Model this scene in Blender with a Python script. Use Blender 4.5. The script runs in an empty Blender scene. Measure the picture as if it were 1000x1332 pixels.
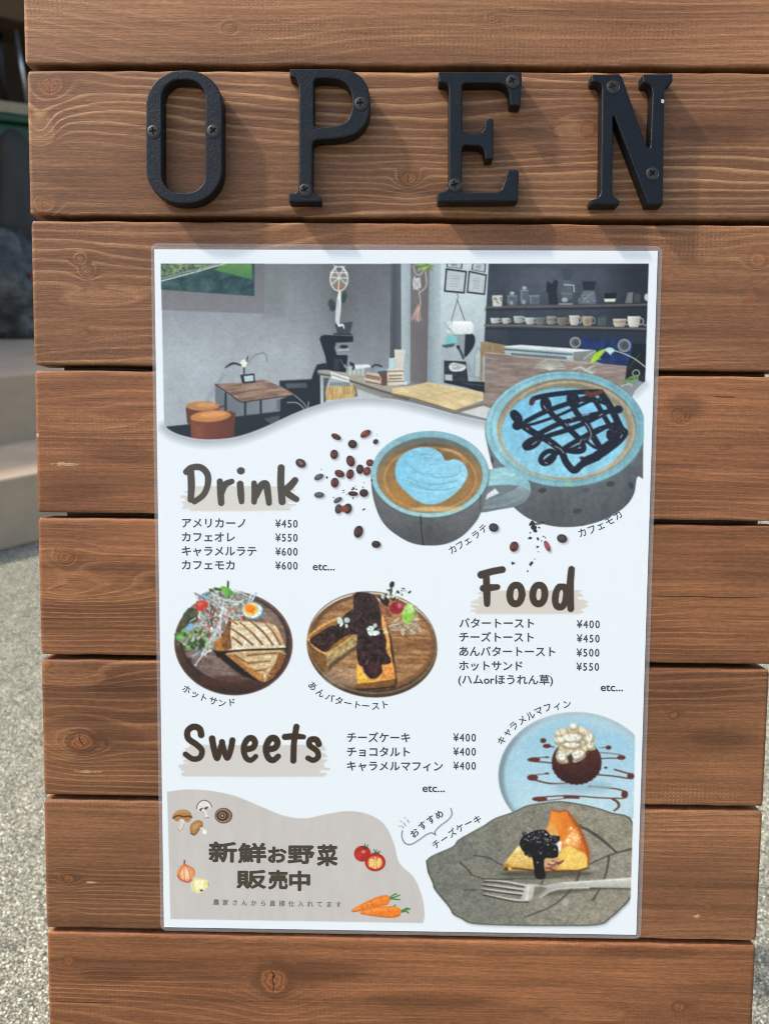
import bpy, bmesh, math, random
import numpy as np
from mathutils import Matrix, Vector

sc = bpy.context.scene
COL = sc.collection
R = math.radians

# ------------------------------------------------------------------ camera, sky, sun, exposure
F, PW, PH = 965.0, 1000.0, 1332.0            # focal length and frame of the phone camera, in photo pixels
LEAN = R(15)                                  # the sign leans back
ZC = 0.60                                     # height of the sign's point in the picture's middle
def _rot(w):
    w = np.array(w, float); th = np.linalg.norm(w); k = w/th
    K = np.array([[0,-k[2],k[1]],[k[2],0,-k[0]],[-k[1],k[0],0]])
    return np.eye(3)+math.sin(th)*K+(1-math.cos(th))*K@K
RC = _rot((7.03419924e-02, 1.36213963e-02, 1.11585169e-02))
TC = np.array([0, 0, 0.45334753])
CB = -RC.T@TC                                 # camera centre in board axes (x right, v down, d into the board)
BW = np.array([[1,0,0],[0,-math.sin(LEAN),math.cos(LEAN)],[0,-math.cos(LEAN),-math.sin(LEAN)]])
ORG = np.array([0,0,ZC])
def b2w(p): return ORG+BW@np.asarray(p, float)
CW = b2w(CB)
AX = BW@RC.T                                  # camera axes in the world
cam = bpy.data.cameras.new('camera'); camo = bpy.data.objects.new('camera', cam); COL.objects.link(camo)
m = Matrix.Identity(4)
for i in range(3):
    m[i][0] = AX[i,0]; m[i][1] = -AX[i,1]; m[i][2] = -AX[i,2]; m[i][3] = CW[i]
camo.matrix_world = m
cam.sensor_fit = 'VERTICAL'; cam.sensor_height = 36; cam.lens = 36*F/PH
cam.clip_start = .01; cam.clip_end = 200
cam.dof.use_dof = True; cam.dof.focus_distance = .452; cam.dof.aperture_fstop = 9
sc.camera = camo

SUNB = np.array([-2.45, -3.1, -0.92])          # towards the sun in board axes
SUN = BW@SUNB; SUN /= np.linalg.norm(SUN)
elev = math.asin(SUN[2]); azim = math.atan2(SUN[0], SUN[1])
w = bpy.data.worlds.new('World'); sc.world = w; w.use_nodes = True
nt = w.node_tree; nt.nodes.clear()
sky = nt.nodes.new('ShaderNodeTexSky'); sky.sky_type = 'NISHITA'; sky.sun_disc = False
sky.sun_elevation = elev; sky.sun_rotation = azim
sky.dust_density = 3.0; sky.air_density = 1.2; sky.ozone_density = 1.0
bg = nt.nodes.new('ShaderNodeBackground'); bg.inputs[1].default_value = .15
wo = nt.nodes.new('ShaderNodeOutputWorld')
nt.links.new(sky.outputs[0], bg.inputs[0]); nt.links.new(bg.outputs[0], wo.inputs[0])
sl = bpy.data.lights.new('sun', 'SUN'); sl.energy = 2.0; sl.angle = R(2.2); sl.color = (1, .95, .86)
so = bpy.data.objects.new('sun', sl); COL.objects.link(so)
so.rotation_euler = Vector(SUN).to_track_quat('Z', 'Y').to_euler(); so.location = (0, 0, 4)
sc.view_settings.view_transform = 'Standard'; sc.view_settings.look = 'None'
sc.view_settings.exposure = 0.93; sc.view_settings.gamma = 1
sc.view_settings.use_curve_mapping = False
sc.render.engine = 'CYCLES'
sc.cycles.use_denoising = True
sc.cycles.denoising_prefilter = 'NONE'
sc.cycles.filter_width = 1.0
sc.cycles.max_bounces = 8; sc.cycles.transparent_max_bounces = 16

# ------------------------------------------------------------------ measuring helpers
def B(px, py, h=0.0):
    """board point (x, z up) seen at a photo pixel, h metres in front of the planks"""
    px = np.asarray(px, float); py = np.asarray(py, float)
    d = np.stack([(px-PW/2)/F, (py-PH/2)/F, np.ones_like(px)])
    db = np.tensordot(RC.T, d, 1)
    s = (-h-CB[2])/db[2]
    return CB[0]+s*db[0], -(CB[1]+s*db[1])
def wray(px, py):
    d = AX@np.array([(px-PW/2)/F, (py-PH/2)/F, 1.0]); return d
def hitz(px, py, z=0.0):
    d = wray(px, py); s = (z-CW[2])/d[2]; return CW+s*d
def hity(px, py, y):
    d = wray(px, py); s = (y-CW[1])/d[1]; return CW+s*d

# ------------------------------------------------------------------ object helpers
def link(name, me, parent=None, mat=None, label=None, loc=None):
    o = bpy.data.objects.new(name, me); COL.objects.link(o)
    if mat is not None and me is not None: me.materials.append(mat)
    if parent is not None: o.parent = parent
    if loc is not None: o.location = loc
    if label: o['label'] = label
    return o
def thing(name, label, cat, loc=(0,0,0), rot=(0,0,0), group=None):
    o = bpy.data.objects.new(name, None); COL.objects.link(o); o.location = loc; o.rotation_euler = rot
    o.empty_display_size = .05
    o['label'] = label; o['category'] = cat
    if group: o['group'] = group
    return o
def tag(o, label, cat, group=None):
    o['label'] = label; o['category'] = cat
    if group: o['group'] = group
    return o
def struct(o): o['kind'] = 'structure'; return o
def finish(name, bm, smooth=False):
    me = bpy.data.meshes.new(name); bm.to_mesh(me); bm.free()
    if smooth:
        for p in me.polygons: p.use_smooth = True
    return me
def box(bm, lo, hi, bev=0.0, seg=2):
    n0 = len(bm.verts)
    g = bmesh.ops.create_cube(bm, size=1)
    for v in g['verts']:
        v.co = Vector([lo[i]+(v.co[i]+.5)*(hi[i]-lo[i]) for i in range(3)])
    if bev:
        es = list({e for v in g['verts'] for e in v.link_edges})
        bmesh.ops.bevel(bm, geom=es, offset=bev, segments=seg, affect='EDGES', profile=.5)
def tube(bm, pts, r, n=10, cap=True):
    rings = []
    pts = [Vector(p) for p in pts]
    for i, p in enumerate(pts):
        t = (pts[min(i+1, len(pts)-1)]-pts[max(i-1, 0)]).normalized()
        a = t.orthogonal().normalized() if i == 0 else (a-t*a.dot(t)).normalized()
        b = t.cross(a)
        rr = r[i] if isinstance(r, (list, tuple)) else r
        rings.append([bm.verts.new(p+rr*(a*math.cos(2*math.pi*k/n)+b*math.sin(2*math.pi*k/n))) for k in range(n)])
    for i in range(len(rings)-1):
        for k in range(n):
            bm.faces.new((rings[i][k], rings[i][(k+1)%n], rings[i+1][(k+1)%n], rings[i+1][k]))
    if cap:
        bm.faces.new(rings[0][::-1]); bm.faces.new(rings[-1])

# ------------------------------------------------------------------ node helpers
class NT:
    def __init__(s, name):
        s.mat = bpy.data.materials.new(name); s.mat.use_nodes = True
        s.t = s.mat.node_tree; s.b = s.t.nodes['Principled BSDF']
        s.out = s.t.nodes['Material Output']
    def put(s, sock, v):
        if isinstance(v, bpy.types.NodeSocket): s.t.links.new(v, sock)
        elif v is not None:
            if isinstance(v, tuple) and len(v) == 3 and sock.type == 'RGBA': v = v+(1,)
            sock.default_value = v
    def m(s, op, a, b=None, c=None, clamp=False):
        n = s.t.nodes.new('ShaderNodeMath'); n.operation = op; n.use_clamp = clamp
        for i, v in enumerate((a, b, c)):
            if v is not None: s.put(n.inputs[i], v)
        return n.outputs[0]
    def step(s, v, a, b, lo=0.0, hi=1.0):
        n = s.t.nodes.new('ShaderNodeMapRange'); n.interpolation_type = 'SMOOTHSTEP'
        s.put(n.inputs['Value'], v); s.put(n.inputs['From Min'], a); s.put(n.inputs['From Max'], b)
        s.put(n.inputs['To Min'], lo); s.put(n.inputs['To Max'], hi)
        return n.outputs[0]
    def xyz(s, a, b, c):
        n = s.t.nodes.new('ShaderNodeCombineXYZ')
        for i, v in enumerate((a, b, c)): s.put(n.inputs[i], v)
        return n.outputs[0]
    def noise(s, vec, scale=1.0, detail=2.0, rough=.5):
        n = s.t.nodes.new('ShaderNodeTexNoise'); n.inputs['Scale'].default_value = scale
        n.inputs['Detail'].default_value = detail; n.inputs['Roughness'].default_value = rough
        s.put(n.inputs['Vector'], vec); return n.outputs['Fac']
    def vor(s, vec, scale, feat='F1', rnd=1.0):
        n = s.t.nodes.new('ShaderNodeTexVoronoi'); n.feature = feat; n.inputs['Scale'].default_value = scale
        n.inputs['Randomness'].default_value = rnd
        s.put(n.inputs['Vector'], vec); return n
    def mix(s, f, a, b, mode='MIX'):
        n = s.t.nodes.new('ShaderNodeMix'); n.data_type = 'RGBA'; n.blend_type = mode; n.clamp_factor = True
        s.put(n.inputs[0], f); s.put(n.inputs[6], a); s.put(n.inputs[7], b); return n.outputs[2]
    def scale(s, c, f):
        return s.mix(1.0, c, s.xyz(f, f, f), 'MULTIPLY')
    def ramp(s, f, stops):
        n = s.t.nodes.new('ShaderNodeValToRGB'); e = n.color_ramp.elements
        while len(e) < len(stops): e.new(.5)
        for q, (p, c) in zip(e, stops): q.position = p; q.color = c+(1,) if len(c) == 3 else c
        s.put(n.inputs[0], f); return n.outputs[0]
    def obj(s):
        n = s.t.nodes.new('ShaderNodeTexCoord'); return n.outputs['Object']
    def sep(s, v):
        n = s.t.nodes.new('ShaderNodeSeparateXYZ'); s.put(n.inputs[0], v); return n.outputs
    def bump(s, h, strength, dist, sock='Normal'):
        n = s.t.nodes.new('ShaderNodeBump'); n.inputs['Strength'].default_value = strength
        n.inputs['Distance'].default_value = dist; s.put(n.inputs['Height'], h)
        s.t.links.new(n.outputs[0], s.b.inputs[sock])
    def set(s, **k):
        for a, v in k.items(): s.put(s.b.inputs[a.replace('_', ' ')], v)
def simple(name, col, rough=.6, metal=0.0, spec=.5, nscale=30, amp=.25, bump=0.0, bdist=.002):
    s = NT(name); o = s.obj()
    n = s.noise(o, nscale, 4, .6)
    s.set(Base_Color=s.scale(col, s.m('MULTIPLY_ADD', n, 2*amp, 1-amp)), Roughness=rough, Metallic=metal)
    s.b.inputs['Specular IOR Level'].default_value = spec
    if bump: s.bump(n, bump, bdist)
    return s.mat

# ------------------------------------------------------------------ stained softwood
def wood(name, seed, base, dark, light, K=230, A=9.0, lineamt=.5, chat=1.0, knots=(), isles=(), dashes=(), gouges=(), cracks=(), dark_patches=()):
    s = NT(name); P = s.sep(s.obj()); x, z = P[0], P[2]
    def vec(sx, sz, q=0): return s.xyz(s.m('MULTIPLY', x, sx), seed*7.13+q*3.7, s.m('MULTIPLY', z, sz))
    def gauss(cx, cz, rx, rz):
        dx = s.m('DIVIDE', s.m('SUBTRACT', x, cx), rx); dz = s.m('DIVIDE', s.m('SUBTRACT', z, cz), rz)
        r2 = s.m('ADD', s.m('MULTIPLY', dx, dx), s.m('MULTIPLY', dz, dz))
        return r2, s.m('EXPONENT', s.m('MULTIPLY', r2, -1.0)), dz
    n1 = s.noise(vec(2.0, 9), 1, 2); n2 = s.noise(vec(14, 60, 1), 1, 2)
    F_ = s.m('ADD', s.m('MULTIPLY', z, K), s.m('MULTIPLY_ADD', n1, A*2, 0))
    F_ = s.m('ADD', F_, s.m('MULTIPLY', n2, .9))
    knotm = []; islm = []
    for (kx, kz, r, st) in knots:
        r2, g, dz = gauss(kx, kz, r*3.6, r*2.4)
        # grain flows round the knot: rings squeeze above and below it
        F_ = s.m('SUBTRACT', F_, s.m('MULTIPLY', s.m('MULTIPLY', dz, g), K*r*2.4*.8))
        r3, g3, _ = gauss(kx, kz, r*1.5, r*1.15)
        F_ = s.m('ADD', F_, s.m('MULTIPLY', g3, st*4.0))
        knotm.append((kx, kz, r, st))
    for (ix, iz, rx, rz, st) in isles:
        _, g, _ = gauss(ix, iz, rx, rz)
        F_ = s.m('ADD', F_, s.m('MULTIPLY', g, st)); islm.append(g)
    f = s.m('FRACT', F_)
    vary = s.noise(vec(3, 25, 2), 1, 2)
    line = s.m('MULTIPLY', s.step(f, .5, .86), s.step(f, .9, 1.0, 1, 0))
    line = s.m('MULTIPLY', line, s.step(vary, .3, .65))
    blot = s.noise(vec(5, 14, 3), 1, 3, .6)
    c = s.mix(s.step(blot, .32, .66), base, dark)
    blot2 = s.noise(vec(2.2, 5, 17), 1, 2)
    c = s.scale(c, s.m('MULTIPLY_ADD', blot2, 1.7, .22))
    c = s.mix(s.m('MULTIPLY', f, .32), c, s.scale(dark, .72))
    c = s.mix(s.m('MULTIPLY', line, min(.95, lineamt*1.5)), c, light)
    for (gx, gz, rx, rz) in dark_patches:                    # darker wood figure, plus painted letter shadow on the second plank
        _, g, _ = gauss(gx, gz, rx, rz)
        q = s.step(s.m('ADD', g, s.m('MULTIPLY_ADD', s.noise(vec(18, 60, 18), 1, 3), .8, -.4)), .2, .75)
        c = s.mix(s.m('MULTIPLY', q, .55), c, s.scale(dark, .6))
    for g in islm:
        q = s.step(s.m('ADD', g, s.m('MULTIPLY_ADD', s.noise(vec(25, 90, 16), 1, 2), .5, -.25)), .40, .50)
        c = s.mix(s.m('MULTIPLY', q, .34), c, light)
    fib = s.noise(vec(16, 820, 4), 1, 3, .6); fine = s.noise(vec(240, 1300, 5), 1, 2, .6)
    streak = s.noise(vec(2.5, 130, 6), 1, 3, .55)
    c = s.scale(c, s.m('MULTIPLY_ADD', fib, 1.1, .45))
    c = s.scale(c, s.m('MULTIPLY_ADD', streak, 1.1, .45))
    c = s.scale(c, s.m('MULTIPLY_ADD', fine, .9, .55))
    # planer chatter: fine ribs across the grain, in patches
    wob = s.noise(vec(55, 420, 7), 1, 2)
    ph = s.m('ADD', s.m('MULTIPLY', x, 2*math.pi/.0027), s.m('MULTIPLY', wob, 9))
    ch = s.m('SINE', ph)
    cm = s.m('MULTIPLY', s.m('MULTIPLY', s.step(s.noise(vec(6, 34, 8), 1, 2), .42, .66), s.step(s.noise(vec(110, 520, 15), 1, 1), .35, .65)), chat)
    chm = s.m('MULTIPLY', ch, cm)
    c = s.scale(c, s.m('MULTIPLY_ADD', chm, .07, 1.0))
    h = s.m('ADD', s.m('MULTIPLY', line, .45), s.m('MULTIPLY', fib, .55))
    h = s.m('ADD', h, s.m('MULTIPLY', chm, .09)); h = s.m('ADD', h, s.m('MULTIPLY', fine, .35))
    for (kx, kz, r, st) in knotm:
        dn = s.noise(s.xyz(s.m('MULTIPLY', x, .75/r), seed*3.3, s.m('MULTIPLY', z, .95/r)), 1, 3, .6)
        r2, _, _ = gauss(kx, kz, r*1.15, r)
        rad = s.m('ADD', s.m('SQRT', r2), s.m('MULTIPLY_ADD', dn, 1.1, -.55))
        ins = s.step(rad, .45, 1.25, 1, 0)
        ringk = s.m('FRACT', s.m('MULTIPLY', rad, 3.2))
        kc = s.mix(s.m('MULTIPLY', ringk, .8), s.mix(.85, base, (.47, .185, .070)), s.scale(dark, .45))
        c = s.mix(s.m('MULTIPLY', ins, .95*min(1, st)), c, kc)
        rim = s.m('EXPONENT', s.m('MULTIPLY', s.m('POWER', s.m('DIVIDE', s.m('SUBTRACT', rad, 1.0), .24), 2.0), -1))
        c = s.mix(s.m('MULTIPLY', rim, (.55 if st >= .9 else .3)*min(1, st)), c, s.scale(dark, .4))
        _, hal, _ = gauss(kx+r*1.6, kz+r*.3, r*1.8, r*.9)
        c = s.mix(s.m('MULTIPLY', s.m('MULTIPLY', hal, s.m('SUBTRACT', 1.0, ins)), .7*min(1, st)), c, s.scale(dark, .62))
        cn = s.noise(s.xyz(s.m('MULTIPLY', x, 1.3/r), seed*5.1, s.m('MULTIPLY', z, 1.3/r)), 1, 1)
        crk = s.m('MULTIPLY', s.step(rad, .4, .9, 1, 0), s.step(s.m('ABSOLUTE', s.m('ADD', s.m('DIVIDE', s.m('SUBTRACT', x, kx), r), s.m('MULTIPLY_ADD', cn, 1.6, -.8))), .03, .10, 1 if st >= .9 else .35, 0))
        c = s.mix(s.m('MULTIPLY', crk, .85*min(1, st)), c, (.02, .010, .006))
        h = s.m('SUBTRACT', h, s.m('MULTIPLY', s.m('ADD', crk, s.m('MULTIPLY', rim, .15)), 1.2))
    for (dx, dz_, rx, rz) in dashes:
        r2, _, _ = gauss(dx, dz_, rx, rz)
        rr = s.m('ADD', r2, s.m('MULTIPLY_ADD', s.noise(vec(60, 160, 11), 1, 2), 1.4, -.7))
        msk = s.step(rr, .5, 1.1, 1, 0)
        a_ = s.step(s.m('SINE', s.m('ADD', s.m('MULTIPLY', x, 2*math.pi/.0026), s.m('MULTIPLY', wob, 1.5))), .0, .7)
        b_ = s.step(s.m('SINE', s.m('ADD', s.m('MULTIPLY', z, 2*math.pi/.0024), s.m('MULTIPLY', n2, 8))), -.2, .5)
        q = s.m('MULTIPLY', s.m('MULTIPLY', a_, b_), s.m('MULTIPLY', msk, s.step(s.noise(vec(220, 300, 12), 1, 1), .25, .5)))
        c = s.mix(s.m('MULTIPLY', s.m('MULTIPLY', q, s.step(fib, .35, .65)), .36), c, (.60, .39, .22))
        h = s.m('ADD', h, s.m('MULTIPLY', q, .3))
    for (gx, gz, rx, rz) in gouges:                    # bare scuffs where the stain is gone
        r2, _, _ = gauss(gx, gz, rx, rz)
        rr = s.m('ADD', r2, s.m('MULTIPLY_ADD', s.noise(vec(250, 500, 13), 1, 3, .7), 3.2, -1.6))
        q = s.step(rr, .2, .6, 1, 0)
        c = s.mix(s.m('MULTIPLY', q, .8), c, (.62, .45, .28))
        h = s.m('ADD', h, s.m('MULTIPLY', q, .6))
    for (gx, gz, rx, rz) in cracks:                    # hairline checks along the grain
        r2, _, _ = gauss(gx, gz, rx, rz)
        zz = s.m('ADD', s.m('SUBTRACT', z, gz), s.m('MULTIPLY_ADD', s.noise(vec(30, 3, 14), 1, 2), .002, -.001))
        q = s.m('MULTIPLY', s.step(s.m('ABSOLUTE', zz), .0001, .0005, 1, 0), s.step(s.m('ABSOLUTE', s.m('SUBTRACT', x, gx)), rx*.6, rx, 1, 0))
        c = s.mix(s.m('MULTIPLY', q, .8), c, (.03, .015, .008))
        h = s.m('SUBTRACT', h, q)
    c = s.mix(1.0, c, (.81, .71, .58), 'MULTIPLY')
    s.set(Base_Color=c, Roughness=s.m('MULTIPLY_ADD', fib, .25, .42))
    s.b.inputs['Specular IOR Level'].default_value = .22
    s.bump(h, .55, .00045)
    return s.mat

# ------------------------------------------------------------------ the place behind the sign
def ground_mat():
    s = NT('washed aggregate'); o = s.obj()
    nv = s.t.nodes.new('ShaderNodeTexNoise'); nv.inputs['Scale'].default_value = 160; s.put(nv.inputs['Vector'], o)
    vm = s.t.nodes.new('ShaderNodeVectorMath'); vm.operation = 'MULTIPLY_ADD'; s.put(vm.inputs[0], nv.outputs['Color']); vm.inputs[1].default_value = (.006, .006, .006); s.put(vm.inputs[2], o); o2 = vm.outputs[0]
    v = s.vor(o2, 300); d = s.vor(o2, 300, 'DISTANCE_TO_EDGE')
    v2 = s.vor(o, 420); big = s.noise(o, 1.6, 3); big2 = s.noise(o, 22, 3)
    val = s.sep(v.outputs['Color'])
    stone = s.ramp(val[0], [(0, (.11, .105, .09)), (.25, (.26, .25, .205)), (.6, (.38, .36, .295)), (.85, (.50, .47, .38)), (1, (.62, .58, .48))])
    stone = s.scale(stone, s.m('MULTIPLY_ADD', s.noise(o, 600, 3), .6, .7))
    grit = s.scale((.20, .19, .16), s.m('MULTIPLY_ADD', s.sep(v2.outputs['Color'])[0], 1.4, .3))
    msk = s.step(s.m('MULTIPLY_ADD', s.noise(o, 260, 2), .16, s.m('SUBTRACT', d.outputs['Distance'], .08)), .0, .16)
    msk = s.m('MULTIPLY', msk, s.step(val[1], .12, .3))
    c = s.mix(msk, grit, stone)
    c = s.mix(1.0, c, (.92, .91, .82), 'MULTIPLY'); c = s.scale(c, s.m('MULTIPLY_ADD', big, .4, 1.3)); c = s.scale(c, s.m('MULTIPLY_ADD', big2, .5, .75))
    s.set(Base_Color=c, Roughness=.85)
    s.b.inputs['Specular IOR Level'].default_value = .25
    s.bump(s.m('ADD', msk, s.m('MULTIPLY', s.noise(o, 500, 2), .3)), 1.0, .004)
    return s.mat
bm = bmesh.new()
bmesh.ops.create_grid(bm, x_segments=2, y_segments=2, size=40)
struct(link('ground', finish('ground', bm), mat=ground_mat()))

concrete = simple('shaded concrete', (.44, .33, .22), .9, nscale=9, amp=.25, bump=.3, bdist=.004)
a0, a1 = hitz(0, 718), hitz(45, 707)
sd = (a1-a0); sd[2] = 0; sd /= np.linalg.norm(sd); sn = np.array([-sd[1], sd[0], 0])      # along the steps, and back into the shop
yaw = math.atan2(sd[1], sd[0])
def hit_step(px, py, off):          # a ray against the vertical plane `off` behind the first riser
    d = wray(px, py); s_ = ((a0+sn*off-CW)@sn)/(d@sn); return CW+s_*d
h1 = hit_step(0, 624, 0)[2]
t1 = (hitz(0, 577, h1)-a0)@sn
h2 = hit_step(0, 489, t1)[2]
t2 = (hitz(0, 424, h2)-a0)@sn
def stepbox(name, lo, hi, mat, bev=.008):
    b_ = bmesh.new(); box(b_, lo, hi, bev)
    o = link(name, finish(name, b_), mat=mat); o.location = a0; o.rotation_euler = (0, 0, yaw); return o
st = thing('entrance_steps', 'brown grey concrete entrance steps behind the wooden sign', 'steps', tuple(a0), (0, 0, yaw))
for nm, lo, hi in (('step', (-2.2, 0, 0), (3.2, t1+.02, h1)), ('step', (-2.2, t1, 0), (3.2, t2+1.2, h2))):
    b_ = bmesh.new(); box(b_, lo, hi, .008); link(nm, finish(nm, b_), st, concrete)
shade = simple('weathered brown board', (.12, .065, .032), .8, nscale=12, amp=.4)
dark = simple('black plastic', (.012, .013, .014), .45, nscale=20)
awn = thing('added_canopy', 'dark flat canopy added out of view to shade the entrance behind the sign', 'canopy', tuple(a0+np.array([0,0,0])), (0, 0, yaw))  # unseen canopy, added to keep the goods and upper steps in shade
eav = (hitz(20, 606, h1)-a0)@sn+(SUN@sn/SUN[2])*(2.36-h1)  # front edge placed so the canopy's shadow line falls across the first tread
b_ = bmesh.new(); box(b_, (-5.6, eav, 2.36), (3.2, t2+1.3, 2.46), .01); link('roof', finish('roof', b_), awn, shade)
for xx in (-5.3, 3.0):
    b_ = bmesh.new(); box(b_, (xx-.045, t2+.5, h2+.001 if xx > 0 else .001), (xx+.045, t2+.59, 2.359), .006); link('post', finish('post', b_), awn, shade)
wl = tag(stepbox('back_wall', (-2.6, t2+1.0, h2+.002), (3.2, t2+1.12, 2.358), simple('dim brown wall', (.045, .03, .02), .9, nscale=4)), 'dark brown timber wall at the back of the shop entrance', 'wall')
# the rack of goods on the landing, seen only as a blurred strip left of the sign
def lp(px, py, off):                 # local (along, into, up) point on the plane `off`
    p = hit_step(px, py, off)-a0; return np.array([p@sd, off, p[2]])
TF = t2
def zt(py, off=TF): return lp(20, py, off)[2]
xl, xr = lp(0, 300, TF)[0], lp(38, 300, TF)[0]
rk = thing('goods_rack', 'brown wooden rack holding goods beside the shop entrance', 'rack', tuple(a0+sn*TF+np.array([0,0,h2])), (0, 0, yaw))
cream = simple('pale shelf edge', (.36, .30, .19), .7)
zsh = zt(133)-h2
for nm, lo, hi, mt in (('shelf', (xl-.6, .0, zsh-.05), (xr+.25, .42, zsh), cream), ('shelf', (xl-.6, -.03, zt(28)-h2), (xr+.25, .42, zt(28)-h2+.16), shade),
                       ('post', (xl-.68, 0, 0), (xl-.601, .08, zt(-10)-h2), shade), ('post', (xr+.251, 0, 0), (xr+.33, .08, zt(-10)-h2), shade),
                       ('post', (xl-.68, .34, 0), (xl-.601, .42, zt(-10)-h2), shade), ('post', (xr+.251, .34, 0), (xr+.33, .42, zt(-10)-h2), shade),
                       ('shelf', (xl-.6, .0, zt(236)-h2-.03), (xr+.25, .42, zt(236)-h2), shade)):
    b_ = bmesh.new(); box(b_, lo, hi, .004); link(nm, finish(nm, b_), rk, mt)
def rl(p): return a0+sd*p[0]+sn*p[1]+np.array([0, 0, p[2]])
# green crate on the lower shelf
green = simple('green plastic', (.006, .060, .030), .45, nscale=8)
cz0 = zt(236); cz1 = zt(145)
cr = thing('storage_crate', 'dark green plastic storage crate on the rack shelf', 'crate', tuple(rl((xl-.15, TF+.2, cz0+.001))), (0, 0, yaw))
b_ = bmesh.new(); box(b_, (-.30, -.18, 0), (.40, .18, cz1-cz0-.05), .02); link('body', finish('body', b_), cr, green)
b_ = bmesh.new(); box(b_, (-.32, -.20, cz1-cz0-.049), (.42, .20, cz1-cz0-.012), .008); link('lid', finish('lid', b_), cr, green)
# bundle of black rods and one silver pole standing on the upper shelf
rs = random.Random(4)
zu = zt(133)+.001
for i in range(11):
    xx = xl-.12+.028*i; q = rl((xx, TF+.12+rs.uniform(-.04, .04), zu))
    b_ = bmesh.new(); tube(b_, [(0, 0, 0), (rs.uniform(-.02, .02), .02, .25), (rs.uniform(-.02, .02), .05, zt(30)-zu-.02)], rs.uniform(.010, .016), 8)
    o = link('garden_stake', finish('garden_stake', b_, True), mat=dark); o.location = q
    tag(o, 'black garden stake in the dark bundle standing on the pale shelf', 'stake', 'black stakes bundled on the rack')
b_ = bmesh.new()
p0 = np.array(rl((lp(39, 133, TF)[0], TF+.03, zu))); p1 = rl((lp(23, 32, TF)[0], TF+.03, zt(30)-.02))
tube(b_, [(0, 0, 0), tuple(p1-p0)], .011, 12)
o = link('metal_pole', finish('metal_pole', b_, True), mat=simple('dull steel', (.55, .57, .6), .35, .9)); o.location = p0
tag(o, 'leaning silver metal pole in front of the black stakes', 'pole')
def blob(name, label, cat, c, s_, mat, seed, amp=.22, kids=()):
    b_ = bmesh.new(); bmesh.ops.create_icosphere(b_, subdivisions=4, radius=1)
    rr = np.random.RandomState(seed); ks = rr.normal(size=(7, 3))*4.2; phs = rr.uniform(0, 6, 7)
    for v in b_.verts:
        n_ = sum(math.sin(k@np.array(v.co)+p) for k, p in zip(ks, phs))/7
        q = v.co*(1+amp*n_*2)
        q = Vector((q.x*s_[0], q.y*s_[1], q.z*s_[2]))
        q.z = max(q.z, -s_[2]*.82); v.co = q+Vector((0, 0, s_[2]*.82))
    o = link(name, finish(name, b_, True), mat=mat); o.location = c; o.rotation_euler = (0, 0, yaw)
    tag(o, label, cat); return o
grey = simple('grey cloth sack', (.040, .037, .031), .7, nscale=10, amp=.4, bump=.5, bdist=.02)
film_ = NT('hazy plastic bag')
film_.set(Base_Color=film_.ramp(film_.noise(film_.obj(), 9, 4, .65), [(.3, (.012, .012, .011)), (.5, (.05, .05, .046)), (.7, (.17, .17, .16))]), Roughness=.35)
film_.bump(film_.noise(film_.obj(), 22, 4, .7), .8, .02)
zl = h2+.001
blob('cloth_sack', 'tall dark grey sack standing on the landing left of the sign', 'sack', rl((lp(34, 330, TF-.30)[0]+.02, TF-.34, zl)), (.16, .15, (zt(185, TF-.3)-h2)/1.82), grey, 3)
o = blob('plastic_bag', 'hazy grey plastic bag with red and orange print in front of the sack', 'bag', rl((lp(3, 330, TF-.62)[0], TF-.62, zl)), (.17, .14, (zt(292, TF-.6)-h2)/1.82), film_.mat, 8)
b_ = bmesh.new()
def patch(bm_, cx, cz, rx, rz, y, n=18):
    vs = [bm_.verts.new((cx+rx*math.cos(2*math.pi*k/n)*(1+.25*math.sin(k*2.1)), y, cz+rz*math.sin(2*math.pi*k/n)*(1+.2*math.cos(k*1.7)))) for k in range(n)]
    f_ = bm_.faces.new(vs)
    g_ = bmesh.ops.extrude_face_region(bm_, geom=[f_])
    for v in g_['geom']:
        if isinstance(v, bmesh.types.BMVert): v.co.y += .02
Hb = zt(292, TF-.6)-h2
patch(b_, .07, Hb*.53, .020, .030, -.135)
link('red_print', finish('red_print', b_), o, simple('red print', (.16, .02, .03), .5))
b_ = bmesh.new(); patch(b_, .075, Hb*.2, .022, .014, -.135)
link('orange_print', finish('orange_print', b_), o, simple('orange print', (.25, .10, .01), .5))

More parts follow.
